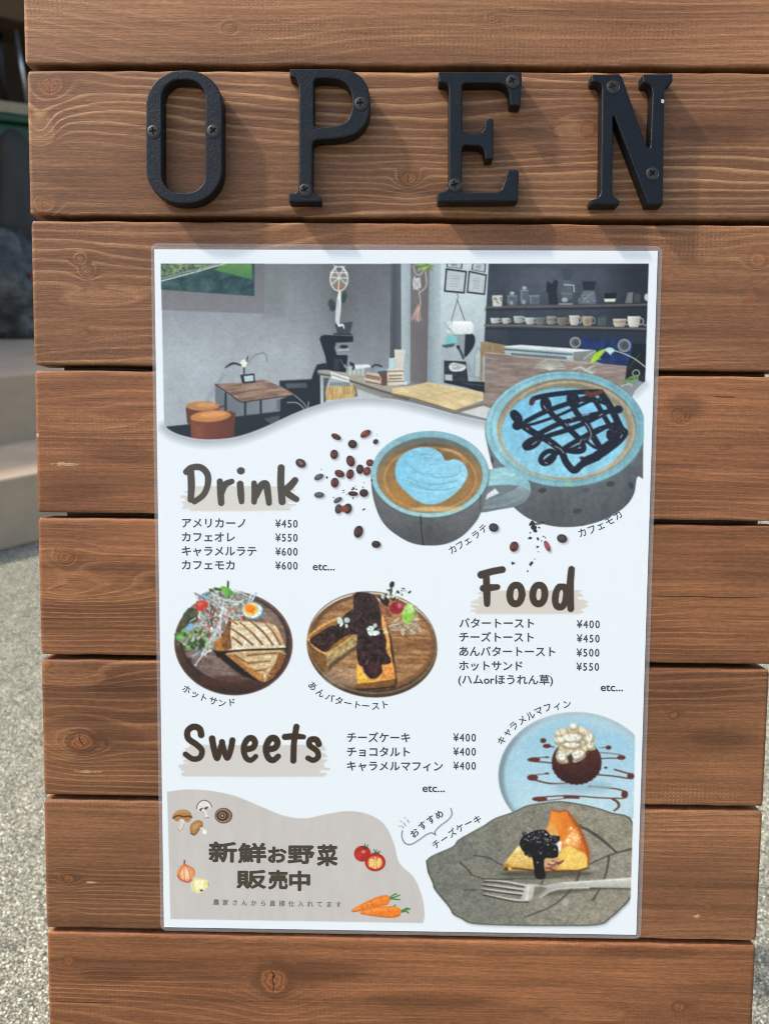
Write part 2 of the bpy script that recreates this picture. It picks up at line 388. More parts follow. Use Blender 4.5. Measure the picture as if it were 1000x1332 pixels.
# ------------------------------------------------------------------ the signboard
VB = 0.568                                     # board distance from the picture's middle down to its lower edge
base = b2w((0, VB, 0))
sign = thing('signboard', 'brown stained wooden plank signboard with black OPEN letters, leaning back on its stand', 'signboard', tuple(base), (-LEAN, 0, 0))
def bpart(name, me, mat, parent=None, label=None):
    return link(name, me, parent or sign, mat, label, (0, 0, VB) if parent is None else None)
gaps = [-.2610, -.1742, -.0857, .0043, .0930, .1833, .2709, .3612, .4500]
edges = [-.3500]+gaps+[.5380]
xl_ = [(-.2150, .244), (-.2140, .2435), (-.2135, .2430), (-.2134, .2425), (-.2132, .2410), (-.2132, .2382), (-.2136, .2381), (-.2132, .2378), (-.2136, .2385), (-.213, .238)]
GAP = .0032
def plank_mesh(i):
    rr = np.random.RandomState(40+i)
    z1, z0 = -edges[i]-(GAP/2 if i else 0), -edges[i+1]+GAP/2
    x0, x1 = xl_[i]; th = .019
    N = 90; xs = np.linspace(x0, x1, N)
    def wob(a, k=3):
        t = np.linspace(0, 1, N); y = np.zeros(N)
        for q in range(k, k+9): y += rr.normal()*np.sin(2*math.pi*q*t*1.7+rr.uniform(0, 6))/q**.7
        return y*a
    top, bot, fr = wob(.00016), wob(.00016), wob(.00008, 1)
    rt = .0022+np.clip(wob(.0006, 5), -.0006, .002); rb = .0013+np.clip(wob(.0005, 5), -.0005, .0012)
    bm_ = bmesh.new(); rings = []
    for k in range(N):
        zt_, zb_ = z1+top[k], z0+bot[k]; y0 = fr[k]; ring = []
        # rounded ends: pull the section in a little at the first and last stations
        e = min(k, N-1-k); pin = .0012 if e == 0 else 0
        for (cy, cz, r, a0_) in ((y0+rt[k], zt_-rt[k], rt[k], 90), (y0+rb[k], zb_+rb[k], rb[k], 180), (th-.002, zb_+.002, .002, 270), (th-.002, zt_-.002, .002, 0)):
            for q in range(-1, 7):
                an = R(a0_+min(max(q, 0), 5)*18)
                yy = cy+r*math.cos(an); zz = cz+r*math.sin(an)
                if q in (-1, 6):                # a support point just past the round keeps the flats flat
                    an2 = an+R(-90 if q == -1 else 90); yy += .0009*math.cos(an2); zz += .0009*math.sin(an2)
                if e == 0:
                    zz = zz-pin if zz > (z0+z1)/2 else zz+pin; yy = yy+pin if yy < th/2 else yy-pin
                ring.append(bm_.verts.new((xs[k], yy, zz)))
        rings.append(ring)
    # second station sits close behind the end so the end edge is eased
    for q in rings[1]: q.co.x = x0+.0012
    for q in rings[-2]: q.co.x = x1-.0012
    for q in rings[2]: q.co.x = x0+.0026
    for q in rings[-3]: q.co.x = x1-.0026
    n = len(rings[0])
    for k in range(N-1):
        for q in range(n):
            bm_.faces.new((rings[k][q], rings[k][(q+1) % n], rings[k+1][(q+1) % n], rings[k+1][q]))
    bm_.faces.new(rings[0][::-1]); bm_.faces.new(rings[-1])
    bmesh.ops.recalc_face_normals(bm_, faces=bm_.faces)
    return finish('plank', bm_, True)
def K_(px, py, r, st=1.0):
    x_, z_ = B(px, py); return (float(x_), float(z_), r/2090, st)
def E_(px, py, rx, rz, *a):
    x_, z_ = B(px, py); return (float(x_), float(z_), rx/2090, rz/2090)+a
TAN = (.37, .195, .105); MID = (.30, .148, .078); RED = (.285, .128, .060)
DK = (.185, .088, .045); LT = (.50, .285, .155)
specs = [
 dict(base=(.40, .212, .115), dark=(.29, .140, .078), light=LT, K=210, lineamt=.25, chat=1.5, knots=[K_(300, 37, 4, .7), K_(640, 24, 4, .4)], dashes=[E_(330, 5, 40, 8), E_(370, 40, 50, 16)]),
 dict(base=(.325, .168, .092), dark=(.225, .110, .060), light=(.50, .300, .165), K=165, A=7, lineamt=.75, chat=.8, knots=[K_(531, 232, 9, .9), K_(765, 169, 8, .8), K_(66, 112, 14, .6), K_(58, 268, 12, .5)], isles=[E_(52, 170, 22, 24, 3.), E_(745, 170, 28, 10, 2.)], dark_patches=[E_(925, 175, 60, 16), E_(330, 150, 80, 14), E_(560, 245, 40, 12)]),  # dark patch right of N paints that letter's cast shadow into the wood
 dict(base=(.300, .150, .082), dark=(.215, .103, .056), light=(.44, .245, .135), K=150, A=8, lineamt=.6, chat=1.0, knots=[K_(105, 338, 6, .5), K_(114, 354, 6, .7), K_(110, 435, 5, .7), K_(975, 386, 9, .6), K_(985, 340, 10, .4)], isles=[E_(130, 389, 55, 11, 1.8), E_(900, 388, 80, 8, 1.2)], dashes=[E_(900, 312, 45, 22), E_(960, 306, 30, 14)]),
 dict(base=(.320, .150, .075), dark=(.205, .092, .048), light=(.43, .215, .105), K=190, A=9, lineamt=.35, chat=1.0, knots=[K_(882, 542, 7, .7), K_(940, 583, 4, .6)], isles=[E_(110, 551, 65, 11, 1.6)], gouges=[E_(85, 604, 22, 3), E_(48, 566, 5, 4)], cracks=[E_(942, 516, 16, 1)], dark_patches=[E_(890, 525, 30, 16), E_(160, 590, 60, 14), E_(100, 640, 60, 12)]),
 dict(base=(.330, .152, .074), dark=(.205, .092, .046), light=(.45, .220, .105), K=240, A=10, lineamt=.4, chat=.7, knots=[K_(85, 725, 8, .8)], isles=[E_(75, 772, 40, 9, 1.8), E_(120, 765, 90, 22, 2.4)], cracks=[E_(920, 777, 75, 1)]),
 dict(base=(.325, .156, .078), dark=(.195, .090, .047), light=(.43, .215, .105), K=200, A=9, lineamt=.4, chat=.7, knots=[K_(106, 966, 14, 1.0), K_(876, 930, 5, .9), K_(133, 968, 4, .5)], isles=[E_(90, 880, 60, 16, 2.5), E_(80, 968, 35, 22, 1.6)], dashes=[E_(905, 1032, 60, 15), E_(850, 1040, 40, 10)], gouges=[E_(118, 1004, 30, 2.5)], dark_patches=[E_(160, 893, 55, 16), E_(150, 960, 40, 14), E_(930, 960, 50, 14)]),
 dict(base=(.300, .146, .076), dark=(.205, .098, .052), light=(.42, .220, .115), K=330, A=8, lineamt=.4, chat=.9, knots=[K_(90, 1143, 6, 1.0), K_(920, 1180, 5, .6), K_(86, 1195, 6, .3)], dashes=[E_(870, 1073, 26, 9)], gouges=[E_(907, 1192, 6, 4), E_(120, 1148, 10, 2)]),
 dict(base=(.345, .155, .074), dark=(.210, .092, .046), light=(.45, .215, .10), K=230, A=9, lineamt=.4, chat=1.2, knots=[K_(357, 1276, 21, 1.0), K_(90, 1250, 7, .8), K_(883, 1310, 7, .9)], isles=[E_(760, 1318, 60, 12, 1.6)], cracks=[E_(110, 1304, 50, 1)], dark_patches=[E_(420, 1262, 60, 18), E_(560, 1300, 120, 12), E_(150, 1270, 50, 12), E_(850, 1240, 80, 10)]),
 dict(base=RED, dark=DK, light=LT, K=230), dict(base=MID, dark=DK, light=LT, K=210)]
for i, sp in enumerate(specs):
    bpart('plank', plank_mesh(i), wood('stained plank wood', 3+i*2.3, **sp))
backwood = simple('rear batten wood', (.13, .065, .035), .8, nscale=20, amp=.4)
b_ = bmesh.new(); box(b_, (-.204, .0195, -.53), (.2365, .026, .34), .001); bpart('backing_board', finish('backing_board', b_), backwood)
for xx in (-.165, .145):
    b_ = bmesh.new(); box(b_, (xx, .0265, -.575), (xx+.045, .050, .335), .002); bpart('batten', finish('batten', b_), backwood)
for xx in (-.165, .145):                      # rear legs of the stand
    b_ = bmesh.new(); top = Vector((xx+.022, .066, .29)); L2 = math.tan(2*LEAN)
    bot = Vector((xx+.022, .066+.30, -VB+.105))
    tube(b_, [top, bot], .017, 4); bpart('leg', finish('leg', b_), backwood)

# ------------------------------------------------------------------ cast letters with their screws
iron = NT('black cast iron paint'); o_ = iron.obj()
nn = iron.noise(o_, 620, 3, .6); n2_ = iron.noise(o_, 90, 3)
iron.set(Base_Color=iron.mix(iron.step(iron.noise(o_, 900, 2), .75, .80), (.0035, .0055, .0075), (.10, .11, .12)), Roughness=iron.m('MULTIPLY_ADD', n2_, .3, .28))
iron.b.inputs['Specular IOR Level'].default_value = .30
iron.bump(iron.m('ADD', nn, iron.m('MULTIPLY', n2_, .6)), .38, .0007)
steel = simple('black screw', (.055, .048, .042), .42, .7, nscale=300, amp=.4)
HL = .0093
def cz(x0, y0, s_):
    return lambda pts: [(x0+a/s_, y0+b/s_) for a, b in pts]
def rrect(x0, y0, x1, y1, r, n=9):
    out = []
    for cx, cy, a in ((x1-r, y0+r, -90), (x1-r, y1-r, 0), (x0+r, y1-r, 90), (x0+r, y0+r, 180)):
        for k in range(n):
            t = R(a+90*k/(n-1)); out.append((cx+r*math.cos(t), cy+r*math.sin(t)))
    return out
def cat(pts, n=6, closed=False):
    p = np.array(pts, float); N = len(p); out = []
    idx = (lambda i: p[i % N]) if closed else (lambda i: p[min(max(i, 0), N-1)])
    for i in range(N if closed else N-1):
        a, b, c, d = idx(i-1), idx(i), idx(i+1), idx(i+2)
        for k in range(n):
            t = k/n
            out.append(.5*((2*b)+(-a+c)*t+(2*a-5*b+4*c-d)*t*t+(-a+3*b-3*c+d)*t**3))
    if not closed: out.append(p[-1])
    return [tuple(q) for q in out]
def soften(pts, d=1.6):           # cut each sharp corner with a short round
    out = []; n = len(pts)
    for i in range(n):
        p, a, b = np.array(pts[i]), np.array(pts[i-1]), np.array(pts[(i+1) % n])
        la, lb = np.linalg.norm(a-p), np.linalg.norm(b-p)
        u, v = (a-p)/la, (b-p)/lb
        if u@v < -.93 or min(la, lb) < 2: out.append(tuple(p)); continue
        q = min(d, la*.4, lb*.4); s1, s2 = p+u*q, p+v*q
        for t in (0, .5, 1): out.append(tuple((1-t)**2*s1+2*t*(1-t)*p+t*t*s2))
    return out
def letter(loops, screws, label):
    cu = bpy.data.curves.new('letter', 'CURVE'); cu.dimensions = '2D'; cu.fill_mode = 'BOTH'
    bev = .0009
    for lp_ in loops:
        sp = cu.splines.new('POLY'); sp.points.add(len(lp_)-1); sp.use_cyclic_u = True
        for p, (a, b) in zip(sp.points, lp_):
            x_, z_ = B(a, b, HL); p.co = (float(x_), float(z_), 0, 1)
    cu.extrude = HL/2-bev; cu.bevel_depth = bev; cu.bevel_resolution = 2; cu.offset = -bev
    t = bpy.data.objects.new('t', cu); COL.objects.link(t)
    dg = bpy.context.evaluated_depsgraph_get(); dg.update()
    me = bpy.data.meshes.new_from_object(t.evaluated_get(dg)); bpy.data.objects.remove(t)
    me.transform(Matrix(((1, 0, 0, 0), (0, 0, -1, -HL/2-.0002), (0, 1, 0, 0), (0, 0, 0, 1))))
    me.name = 'letter'
    o = bpart('letter', me, iron.mat, None, label)
    for p in me.polygons: p.use_smooth = False
    for (sx, sy, an) in screws:
        x_, z_ = B(sx, sy, HL)
        bm_ = bmesh.new(); r = .0034
        prof = [(r*1.16, .0001), (r*1.16, .0003), (r*1.10, .0003), (r*1.04, .00012), (r*.98, .0003), (r*.8, .0005), (r*.68, .00055)]
        n = 28; rg = []
        for (ra, hh) in prof:
            rg.append([bm_.verts.new((ra*math.cos(2*math.pi*k/n), ra*math.sin(2*math.pi*k/n), hh)) for k in range(n)])
        for q in range(len(rg)-1):
            for k in range(n): bm_.faces.new((rg[q][k], rg[q][(k+1) % n], rg[q+1][(k+1) % n], rg[q+1][k]))
        # cross recess in the crown
        a_, l_ = r*.16, r*.62
        cr_ = [(a_, a_), (l_, a_), (l_, -a_), (a_, -a_), (a_, -l_), (-a_, -l_), (-a_, -a_), (-l_, -a_), (-l_, a_), (-a_, a_), (-a_, l_), (a_, l_)]
        cu_t = [bm_.verts.new((p[0], p[1], .00056)) for p in cr_]; cu_b = [bm_.verts.new((p[0]*.8, p[1]*.8, .0000)) for p in cr_]
        for k in range(12): bm_.faces.new((cu_t[k], cu_t[(k+1) % 12], cu_b[(k+1) % 12], cu_b[k]))
        bm_.faces.new(cu_b)
        outer = rg[-1]; edges_ = [bm_.edges.get((outer[k], outer[(k+1) % n])) for k in range(n)]
        edges_ += [bm_.edges.get((cu_t[k], cu_t[(k+1) % 12])) for k in range(12)]
        bmesh.ops.triangle_fill(bm_, edges=edges_, use_beauty=True)
        bmesh.ops.recalc_face_normals(bm_, faces=bm_.faces)
        sm = finish('screw', bm_)
        sm.transform(Matrix.Translation((float(x_), -HL-.0002, float(z_)))@Matrix.Rotation(R(90), 4, 'X')@Matrix.Rotation(R(an), 4, 'Z'))
        s_ = link('screw', sm, o, steel)
    return o
ZO, ZP, ZE, ZN = cz(170, 80, 5.794), cz(360, 80, 5.794), cz(550, 80, 5.794), cz(750, 80, 5.794)
letter([rrect(190, 91, 289.5, 265, 46, 12), rrect(210.8, 104, 267, 250, 23, 10)], [(199.8, 171, 10), (277.7, 170.3, 40)], 'oval black letter O')
P1 = ZP([(97, 55), (470, 55)])+cat(ZP([(470, 55), (550, 66), (630, 110), (682, 185), (702, 280), (697, 400), (655, 490), (575, 552), (450, 582), (340, 588)]), 4)+ZP([(300, 592), (278, 600), (270, 625), (268, 960), (275, 985), (300, 1000), (335, 1028), (335, 1060), (92, 1060), (90, 995), (140, 988), (160, 965), (165, 940), (165, 190), (155, 148), (140, 125), (97, 115)])
P2 = ZP([(280, 160), (290, 135), (315, 127)])+cat(ZP([(400, 128), (470, 140), (525, 175), (558, 230), (568, 310), (552, 400), (510, 458), (440, 483)]), 4)+ZP([(310, 496), (290, 490), (280, 470)])
letter([soften(P1, 1.2), P2], [(468.8, 134.4, 5), (396.8, 247, 30)], 'black letter P with slab serifs')
E1 = ZE([(118, 75), (742, 78), (745, 130), (735, 335), (660, 330), (650, 235), (630, 190), (595, 168), (560, 163), (315, 163), (300, 172), (296, 190), (296, 515), (302, 532), (320, 540), (400, 540), (440, 535), (462, 505), (470, 445), (488, 428), (530, 430), (528, 735), (470, 738), (465, 690), (450, 652), (420, 634), (318, 632), (300, 640), (294, 660), (294, 965), (302, 982), (320, 988), (555, 985), (592, 962), (615, 900), (640, 815), (712, 815), (722, 835), (715, 1055), (112, 1060), (110, 992), (160, 975), (188, 950), (195, 920), (195, 205), (185, 168), (160, 160), (118, 158)])
letter([soften(E1, 1.2)], [(666, 105.6, 25), (591, 240.6, 15)], 'black letter E with slab serifs')
N1 = ZN([(113, 97), (318, 92), (338, 112), (345, 125), (510, 600), (530, 640), (545, 652), (553, 640), (570, 240), (563, 195), (545, 172), (498, 158), (497, 95), (722, 92), (722, 150), (690, 172), (668, 196), (660, 230), (648, 1080), (535, 1080), (283, 412), (272, 412), (268, 985), (275, 1015), (300, 1030), (322, 1050), (320, 1080), (105, 1080), (103, 1045), (150, 1030), (172, 1010), (180, 985), (190, 200), (180, 172), (160, 158), (113, 152)])
nl = letter([soften(N1, 1.2)], [(796.3, 113.3, 20), (847.6, 226, 45)], 'black letter N with a chipped white paint spot')

bm_ = bmesh.new(); rr_ = random.Random(9)
fs_ = [B(861.3+2.6*math.cos(k*.7)*(.6+.5*rr_.random()), 131.5+3.6*math.sin(k*.7)*(.6+.5*rr_.random()), HL+.0004) for k in range(9)]
f1 = [bm_.verts.new((float(a), -HL-.00045, float(b))) for a, b in fs_]; f2 = [bm_.verts.new((v.co.x, -HL-.0001, v.co.z)) for v in f1]
bm_.faces.new(f1)
for k in range(9): bm_.faces.new((f1[k], f2[k], f2[(k+1) % 9], f1[(k+1) % 9]))
bmesh.ops.recalc_face_normals(bm_, faces=bm_.faces)
link('paint_chip', finish('paint_chip', bm_), nl, simple('chipped pale metal', (.5, .47, .43), .6, nscale=800))

# ------------------------------------------------------------------ the laminated menu: ink laid out on the paper
SS = 1.3
GX0, GY0, GX1, GY1 = 194, 312, 866, 1226
GW, GH = int((GX1-GX0)*SS), int((GY1-GY0)*SS)
XX, YY = np.meshgrid(GX0+(np.arange(GW)+.5)/SS, GY0+(np.arange(GH)+.5)/SS)
PAPER = np.array([224, 233, 241], float)
canvas = np.ones((GH, GW, 3))*PAPER
def lin(c):
    c = np.clip(np.asarray(c, float)/255, 0, 1)
    return np.where(c <= .04045, c/12.92, ((c+.055)/1.055)**2.4)
WHITE = np.array([.775, .80, .78])
def ink(c): return lin(c)/lin(PAPER)*WHITE       # print colour as a reflectance
def vn(X, Y, sx, sy, seed):                       # smooth value noise, 0..1
    rr = np.random.RandomState(seed); T = rr.rand(256, 256)
    u, v = X/sx+1000.3, Y/sy+1000.7
    iu, iv = np.floor(u).astype(int), np.floor(v).astype(int); fu, fv = u-iu, v-iv
    fu, fv = fu*fu*(3-2*fu), fv*fv*(3-2*fv)
    g = lambda a, b: T[(iv+b) % 256, (iu+a) % 256]
    return (g(0, 0)*(1-fu)+g(1, 0)*fu)*(1-fv)+(g(0, 1)*(1-fu)+g(1, 1)*fu)*fv
def fbm(X, Y, sx, sy, seed): return vn(X, Y, sx, sy, seed)*.5+vn(X, Y, sx/2.1, sy/2.1, seed+1)*.3+vn(X, Y, sx/4.3, sy/4.3, seed+2)*.2
class Layer:
    def __init__(s): s.c = np.zeros((GH, GW, 3)); s.a = np.zeros((GH, GW)); s.clip = None
    def win(s, pts, pad):
        p = np.array(pts, float)
        x0 = max(int((p[:, 0].min()-pad-GX0)*SS), 0); x1 = min(int((p[:, 0].max()+pad-GX0)*SS)+2, GW)
        y0 = max(int((p[:, 1].min()-pad-GY0)*SS), 0); y1 = min(int((p[:, 1].max()+pad-GY0)*SS)+2, GH)
        return slice(y0, max(y1, y0)), slice(x0, max(x1, x0))
    def over(s, w_, al, col):
        if s.clip is not None: al = al*s.clip[w_]
        col = col(XX[w_], YY[w_]) if callable(col) else np.ones(al.shape+(3,))*np.asarray(col, float)
        a0_ = s.a[w_]; na = al+a0_*(1-al)
        s.c[w_] = np.where(na[..., None] > 1e-6, (col*al[..., None]+s.c[w_]*(a0_*(1-al))[..., None])/np.maximum(na, 1e-6)[..., None], 0)
        s.a[w_] = na
    def polya(s, pts, w_, soft):
        X, Y = XX[w_], YY[w_]; p = np.array(pts, float); d = np.full(X.shape, 1e9); sg = np.ones(X.shape)
        for i in range(len(p)):
            a, b = p[i], p[i-1]
            ex, ey = b[0]-a[0], b[1]-a[1]; wx, wy = X-a[0], Y-a[1]
            t = np.clip((wx*ex+wy*ey)/(ex*ex+ey*ey+1e-9), 0, 1)
            d = np.minimum(d, (wx-ex*t)**2+(wy-ey*t)**2)
            c1 = Y >= a[1]; c2 = Y < b[1]; c3 = ex*wy > ey*wx
            sg = np.where((c1 & c2 & c3) | (~c1 & ~c2 & ~c3), -sg, sg)
        return np.clip(.5-sg*np.sqrt(d)/soft, 0, 1)
    def fill(s, pts, col, soft=1.0, op=1.0, sm=False):
        if sm: pts = cat(pts, 6, True)
        w_ = s.win(pts, soft+1); s.over(w_, s.polya(pts, w_, soft)*op, col)
    def line(s, pts, wd, col, soft=1.0, op=1.0, sm=True):
        if sm and len(pts) > 2: pts = cat(pts, 5)
        p = np.array(pts, float); wv = np.interp(np.linspace(0, 1, len(p)), np.linspace(0, 1, len(wd)), wd) if isinstance(wd, (list, tuple)) else np.full(len(p), float(wd))
        w_ = s.win(pts, wv.max()+soft+1); X, Y = XX[w_], YY[w_]; best = np.full(X.shape, 1e9)
        for i in range(len(p)-1):
            ex, ey = p[i+1]-p[i]; wx, wy = X-p[i, 0], Y-p[i, 1]
            t = np.clip((wx*ex+wy*ey)/(ex*ex+ey*ey+1e-9), 0, 1)
            best = np.minimum(best, np.sqrt((wx-ex*t)**2+(wy-ey*t)**2)-(wv[i]+(wv[i+1]-wv[i])*t)/2)
        s.over(w_, np.clip(.5-best/soft, 0, 1)*op, col)
    def ell(s, cx, cy, rx, ry, col, rot=0, soft=1.0, op=1.0, ring=None):
        m_ = max(rx, ry)+soft+2; w_ = s.win([(cx-m_, cy-m_), (cx+m_, cy+m_)], 1)
        c_, q_ = math.cos(R(rot)), math.sin(R(rot)); dx, dy = XX[w_]-cx, YY[w_]-cy
        u, v = (dx*c_+dy*q_)/rx, (-dx*q_+dy*c_)/ry
        rr = np.sqrt(u*u+v*v)+1e-9; d = (rr-1)*(rx*ry)/np.sqrt((ry*u/rr)**2+(rx*v/rr)**2+1e-9)
        if ring is not None: d = np.abs(d)-ring/2
        s.over(w_, np.clip(.5-d/soft, 0, 1)*op, col)
    def grain(s, amp, sx, sy, seed, pts=None):
        w_ = s.win(pts, 1) if pts is not None else (slice(0, GH), slice(0, GW))
        n = (fbm(XX[w_], YY[w_], sx, sy, seed)-.5)*2*amp
        mk = s.polya(pts, w_, 1.5) if pts is not None else 1
        s.c[w_] = np.clip(s.c[w_]*(1+(n*mk)[..., None]), 0, 255)
inkm = NT('printed ink under laminate')
att = inkm.t.nodes.new('ShaderNodeAttribute'); att.attribute_name = 'ink'
inkm.set(Base_Color=att.outputs['Color'], Roughness=.55, Coat_Weight=.5, Coat_Roughness=.12)
inkm.b.inputs['Coat IOR'].default_value = 1.45
inkm.b.inputs['Specular IOR Level'].default_value = .2
_pc = inkm.sep(inkm.obj())
def ripple(s, P_):
    return s.noise(s.xyz(s.m('MULTIPLY', P_[0], 45), 0.0, s.m('MULTIPLY', P_[2], 6)), 1, 3, .5)
inkm.bump(ripple(inkm, _pc), .6, .002, 'Coat Normal')
poster = thing('menu_poster', 'white laminated cafe menu poster with drink, food and sweets pictures on the wooden sign', 'poster',
               tuple(b2w((.0120, .267, -.0003))), (-LEAN, 0, 0))
PLOC = Vector((.0120, 0, -.267))              # poster base in board axes
def ppart(name, me, mat, parent=None, label=None):
    o = link(name, me, parent or poster, mat, label)
    if parent is None: o.location = (-PLOC.x, 0.0003, -PLOC.z)
    return o
_l = Layer(); PAPA = _l.polya([(202.3, 325.5), (853.7, 327.4), (826, 1214.6), (214.7, 1204.8)], (slice(0, GH), slice(0, GW)), 1.0)
def photo(L, n=1, amp=.10, seed=300):
    """give a printed picture the soft edges and mottled tone of a small photograph"""
    c, a = L.c*L.a[..., None], L.a.copy()
    for _ in range(n):
        for ax in (0, 1):
            c = (np.roll(c, 1, ax)+2*c+np.roll(c, -1, ax))/4; a = (np.roll(a, 1, ax)+2*a+np.roll(a, -1, ax))/4
    L.c = np.where(a[..., None] > 1e-4, c/np.maximum(a, 1e-4)[..., None], L.c); L.a = L.a*.5+a*.5
    L.grain(amp, 5, 4, seed); L.grain(amp*.8, 2.2, 2.0, seed+7)
hstep = [0]
def nexth():
    hstep[0] += 1; return .000705+hstep[0]*.0000015
def bake(name, L, parent=None, label=None):
    """turn a printed layer into a sheet of ink: one vertex per ink dot, colour in the 'ink' attribute"""
    a = np.clip(L.a, 0, 1)*PAPA
    canvas[:] = L.c*a[..., None]+canvas*(1-a[..., None])
    msk = a > .015
    q = msk[:-1, :-1] | msk[1:, :-1] | msk[:-1, 1:] | msk[1:, 1:]
    iy, ix = np.nonzero(q); vid = np.full((GH, GW), -1)
    quads = np.stack([iy*GW+ix, (iy+1)*GW+ix, (iy+1)*GW+ix+1, iy*GW+ix+1], 1)
    used = np.unique(quads); remap = np.full(GH*GW, -1); remap[used] = np.arange(len(used)); quads = remap[quads]
    h = nexth(); x_, z_ = B(XX.ravel()[used], YY.ravel()[used], h)
    co = np.stack([x_, np.full_like(x_, -h), z_], 1)
    me = bpy.data.meshes.new(name)
    me.vertices.add(len(co)); me.vertices.foreach_set('co', co.ravel())
    me.loops.add(quads.size); me.loops.foreach_set('vertex_index', quads.ravel())
    me.polygons.add(len(quads)); me.polygons.foreach_set('loop_start', np.arange(0, quads.size, 4))
    me.update(calc_edges=True)
    at = me.color_attributes.new('ink', 'FLOAT_COLOR', 'POINT')
    c4 = np.ones((len(used), 4)); c4[:, :3] = ink(canvas.reshape(-1, 3)[used])
    at.data.foreach_set('color', c4.ravel())
    o = ppart(name, me, inkm.mat, parent, label)
    return o

# film and paper
def sheet(poly, h0, h1, name, mat, parent=None):
    bm_ = bmesh.new()
    f_ = [bm_.verts.new((float(B(a, b, h1)[0]), -h1, float(B(a, b, h1)[1]))) for a, b in poly]
    g_ = [bm_.verts.new((v.co.x, -h0, v.co.z)) for v in f_]
    bm_.faces.new(f_); bm_.faces.new(g_[::-1]); n = len(f_)
    for k in range(n): bm_.faces.new((f_[k], g_[k], g_[(k+1) % n], f_[(k+1) % n]))
    bmesh.ops.recalc_face_normals(bm_, faces=bm_.faces)
    return ppart(name, finish(name, bm_), mat, parent)
film = NT('clear laminate')
tr = film.t.nodes.new('ShaderNodeBsdfTransparent'); tr.inputs[0].default_value = (.985, .985, .985, 1)
film.set(Base_Color=(.72, .70, .68), Roughness=.18)
mx = film.t.nodes.new('ShaderNodeMixShader'); mx.inputs[0].default_value = .12
film.t.links.new(tr.outputs[0], mx.inputs[1]); film.t.links.new(film.b.outputs[0], mx.inputs[2]); film.t.links.new(mx.outputs[0], film.out.inputs[0])
def rc(c, r=9):
    return soften([tuple(p) for p in c], r)
def rcorn(c, r):
    out = []; n = 4
    for i in range(n):
        p, a, b = np.array(c[i], float), np.array(c[i-1], float), np.array(c[(i+1) % n], float)
        u, v = (a-p)/np.linalg.norm(a-p), (b-p)/np.linalg.norm(b-p)
        for t in np.linspace(0, 1, 7): out.append(tuple((1-t)**2*(p+u*r)+2*t*(1-t)*p+t*t*(p+v*r)))
    return out
sheet(rcorn([(196.5, 316.5), (861, 320), (833, 1221.5), (209, 1210.5)], 9), .0003, .00048, 'laminate', film.mat)
papm = NT('white printed paper'); pp_ = papm.sep(papm.obj())
fibn = papm.noise(papm.obj(), 900, 2)
papm.set(Base_Color=papm.scale((.775, .80, .78), papm.m('MULTIPLY_ADD', fibn, .04, .98)), Roughness=.55, Coat_Weight=.5, Coat_Roughness=.12)
papm.b.inputs['Coat IOR'].default_value = 1.45; papm.b.inputs['Specular IOR Level'].default_value = .2
papm.bump(ripple(papm, pp_), .6, .002, 'Coat Normal')
sheet([(201, 324.3), (855, 326.3), (827, 1216), (213.5, 1206)], .0005, .00070, 'paper', papm.mat)
#@@PRINTS@@
def C_(x0, y0, s_):
    return lambda *p: [(x0+p[i]/s_, y0+p[i+1]/s_) for i in range(0, len(p), 2)]
A_, B_, Cc, D_ = C_(205, 335, 5.435), C_(360, 335, 5.435), C_(510, 335, 5.435), C_(660, 335, 5.263)
L_, M_, Kb, K2 = C_(470, 545, 4.348), C_(625, 475, 4.545), C_(380, 550, 7.833), C_(620, 660, 4.762)
S1, S2, MU, CH, C2 = C_(220, 750, 5.882), C_(390, 750, 5.263), C_(640, 905, 5), C_(545, 1030, 3.448), C_(640, 1040, 7.143)
V1, V2, QB = C_(210, 1020, 5.556), C_(380, 1050, 5.556), C_(200, 920, 2.273)
HD, HS, HF, BL, BN = C_(225, 590, 4.545), C_(225, 930, 4.545), C_(590, 725, 4.762), C_(510, 1030, 7.692), C_(260, 1085, 5.263)
rnd = random.Random(11)
def one(f, x, y): return f(x, y)[0]
def lerp(a, b, t): return np.asarray(a, float)*(1-t)[..., None]+np.asarray(b, float)*t[..., None]
def vgrad(y0, c0, y1, c1): return lambda X, Y: lerp(c0, c1, np.clip((Y-y0)/(y1-y0), 0, 1))
def hgrad(x0, c0, x1, c1): return lambda X, Y: lerp(c0, c1, np.clip((X-x0)/(x1-x0), 0, 1))
def streaky(c0, c1, sx, sy, seed, rot=0):
    c_, q_ = math.cos(R(rot)), math.sin(R(rot))
    return lambda X, Y: lerp(c0, c1, np.clip((fbm(X*c_+Y*q_, -X*q_+Y*c_, sx, sy, seed)-.2)/.6, 0, 1))

# --- the room photograph along the top of the menu
L = Layer()
wave = cat([(213.6, 553), (224, 561), (240, 567), (262, 571), (290, 570.5), (315, 566), (345, 555), (375, 541), (405, 529), (440, 519.5), (475, 516.5), (510, 519), (530, 523), (560, 530), (600, 541), (640, 549)], 5)
L.line([(x, y+3) for x, y in wave], 11, (120, 128, 138), 12, .55, sm=False)
L.line([(838, 500), (826, 512)], 8, (120, 128, 138), 10, .4)
picp = [(209.5, 343), (843.2, 343), (840.5, 430), (838.5, 496), (826, 508), (800, 560), (640, 560)]+wave[::-1]
w0 = (slice(0, GH), slice(0, GW))
L.clip = L.polya(picp, w0, 1.0)
def wallc(X, Y):
    t = np.clip((Y-340)/120, 0, 1); u = np.clip((X-210)/320, 0, 1)
    c = lerp((118, 124, 130), (162, 171, 179), t)
    d = np.exp(-((X-455)/45)**2-((Y-400)/90)**2)*.22+np.clip((X-470)/60, 0, 1)*.12
    return c*(1-d-.10*u)[..., None]*(1+.05*(fbm(X, Y, 26, 40, 5)-.5)+.05*(vn(X, Y, 1.4, 1.4, 6)-.5))[..., None]
L.fill(picp, wallc)
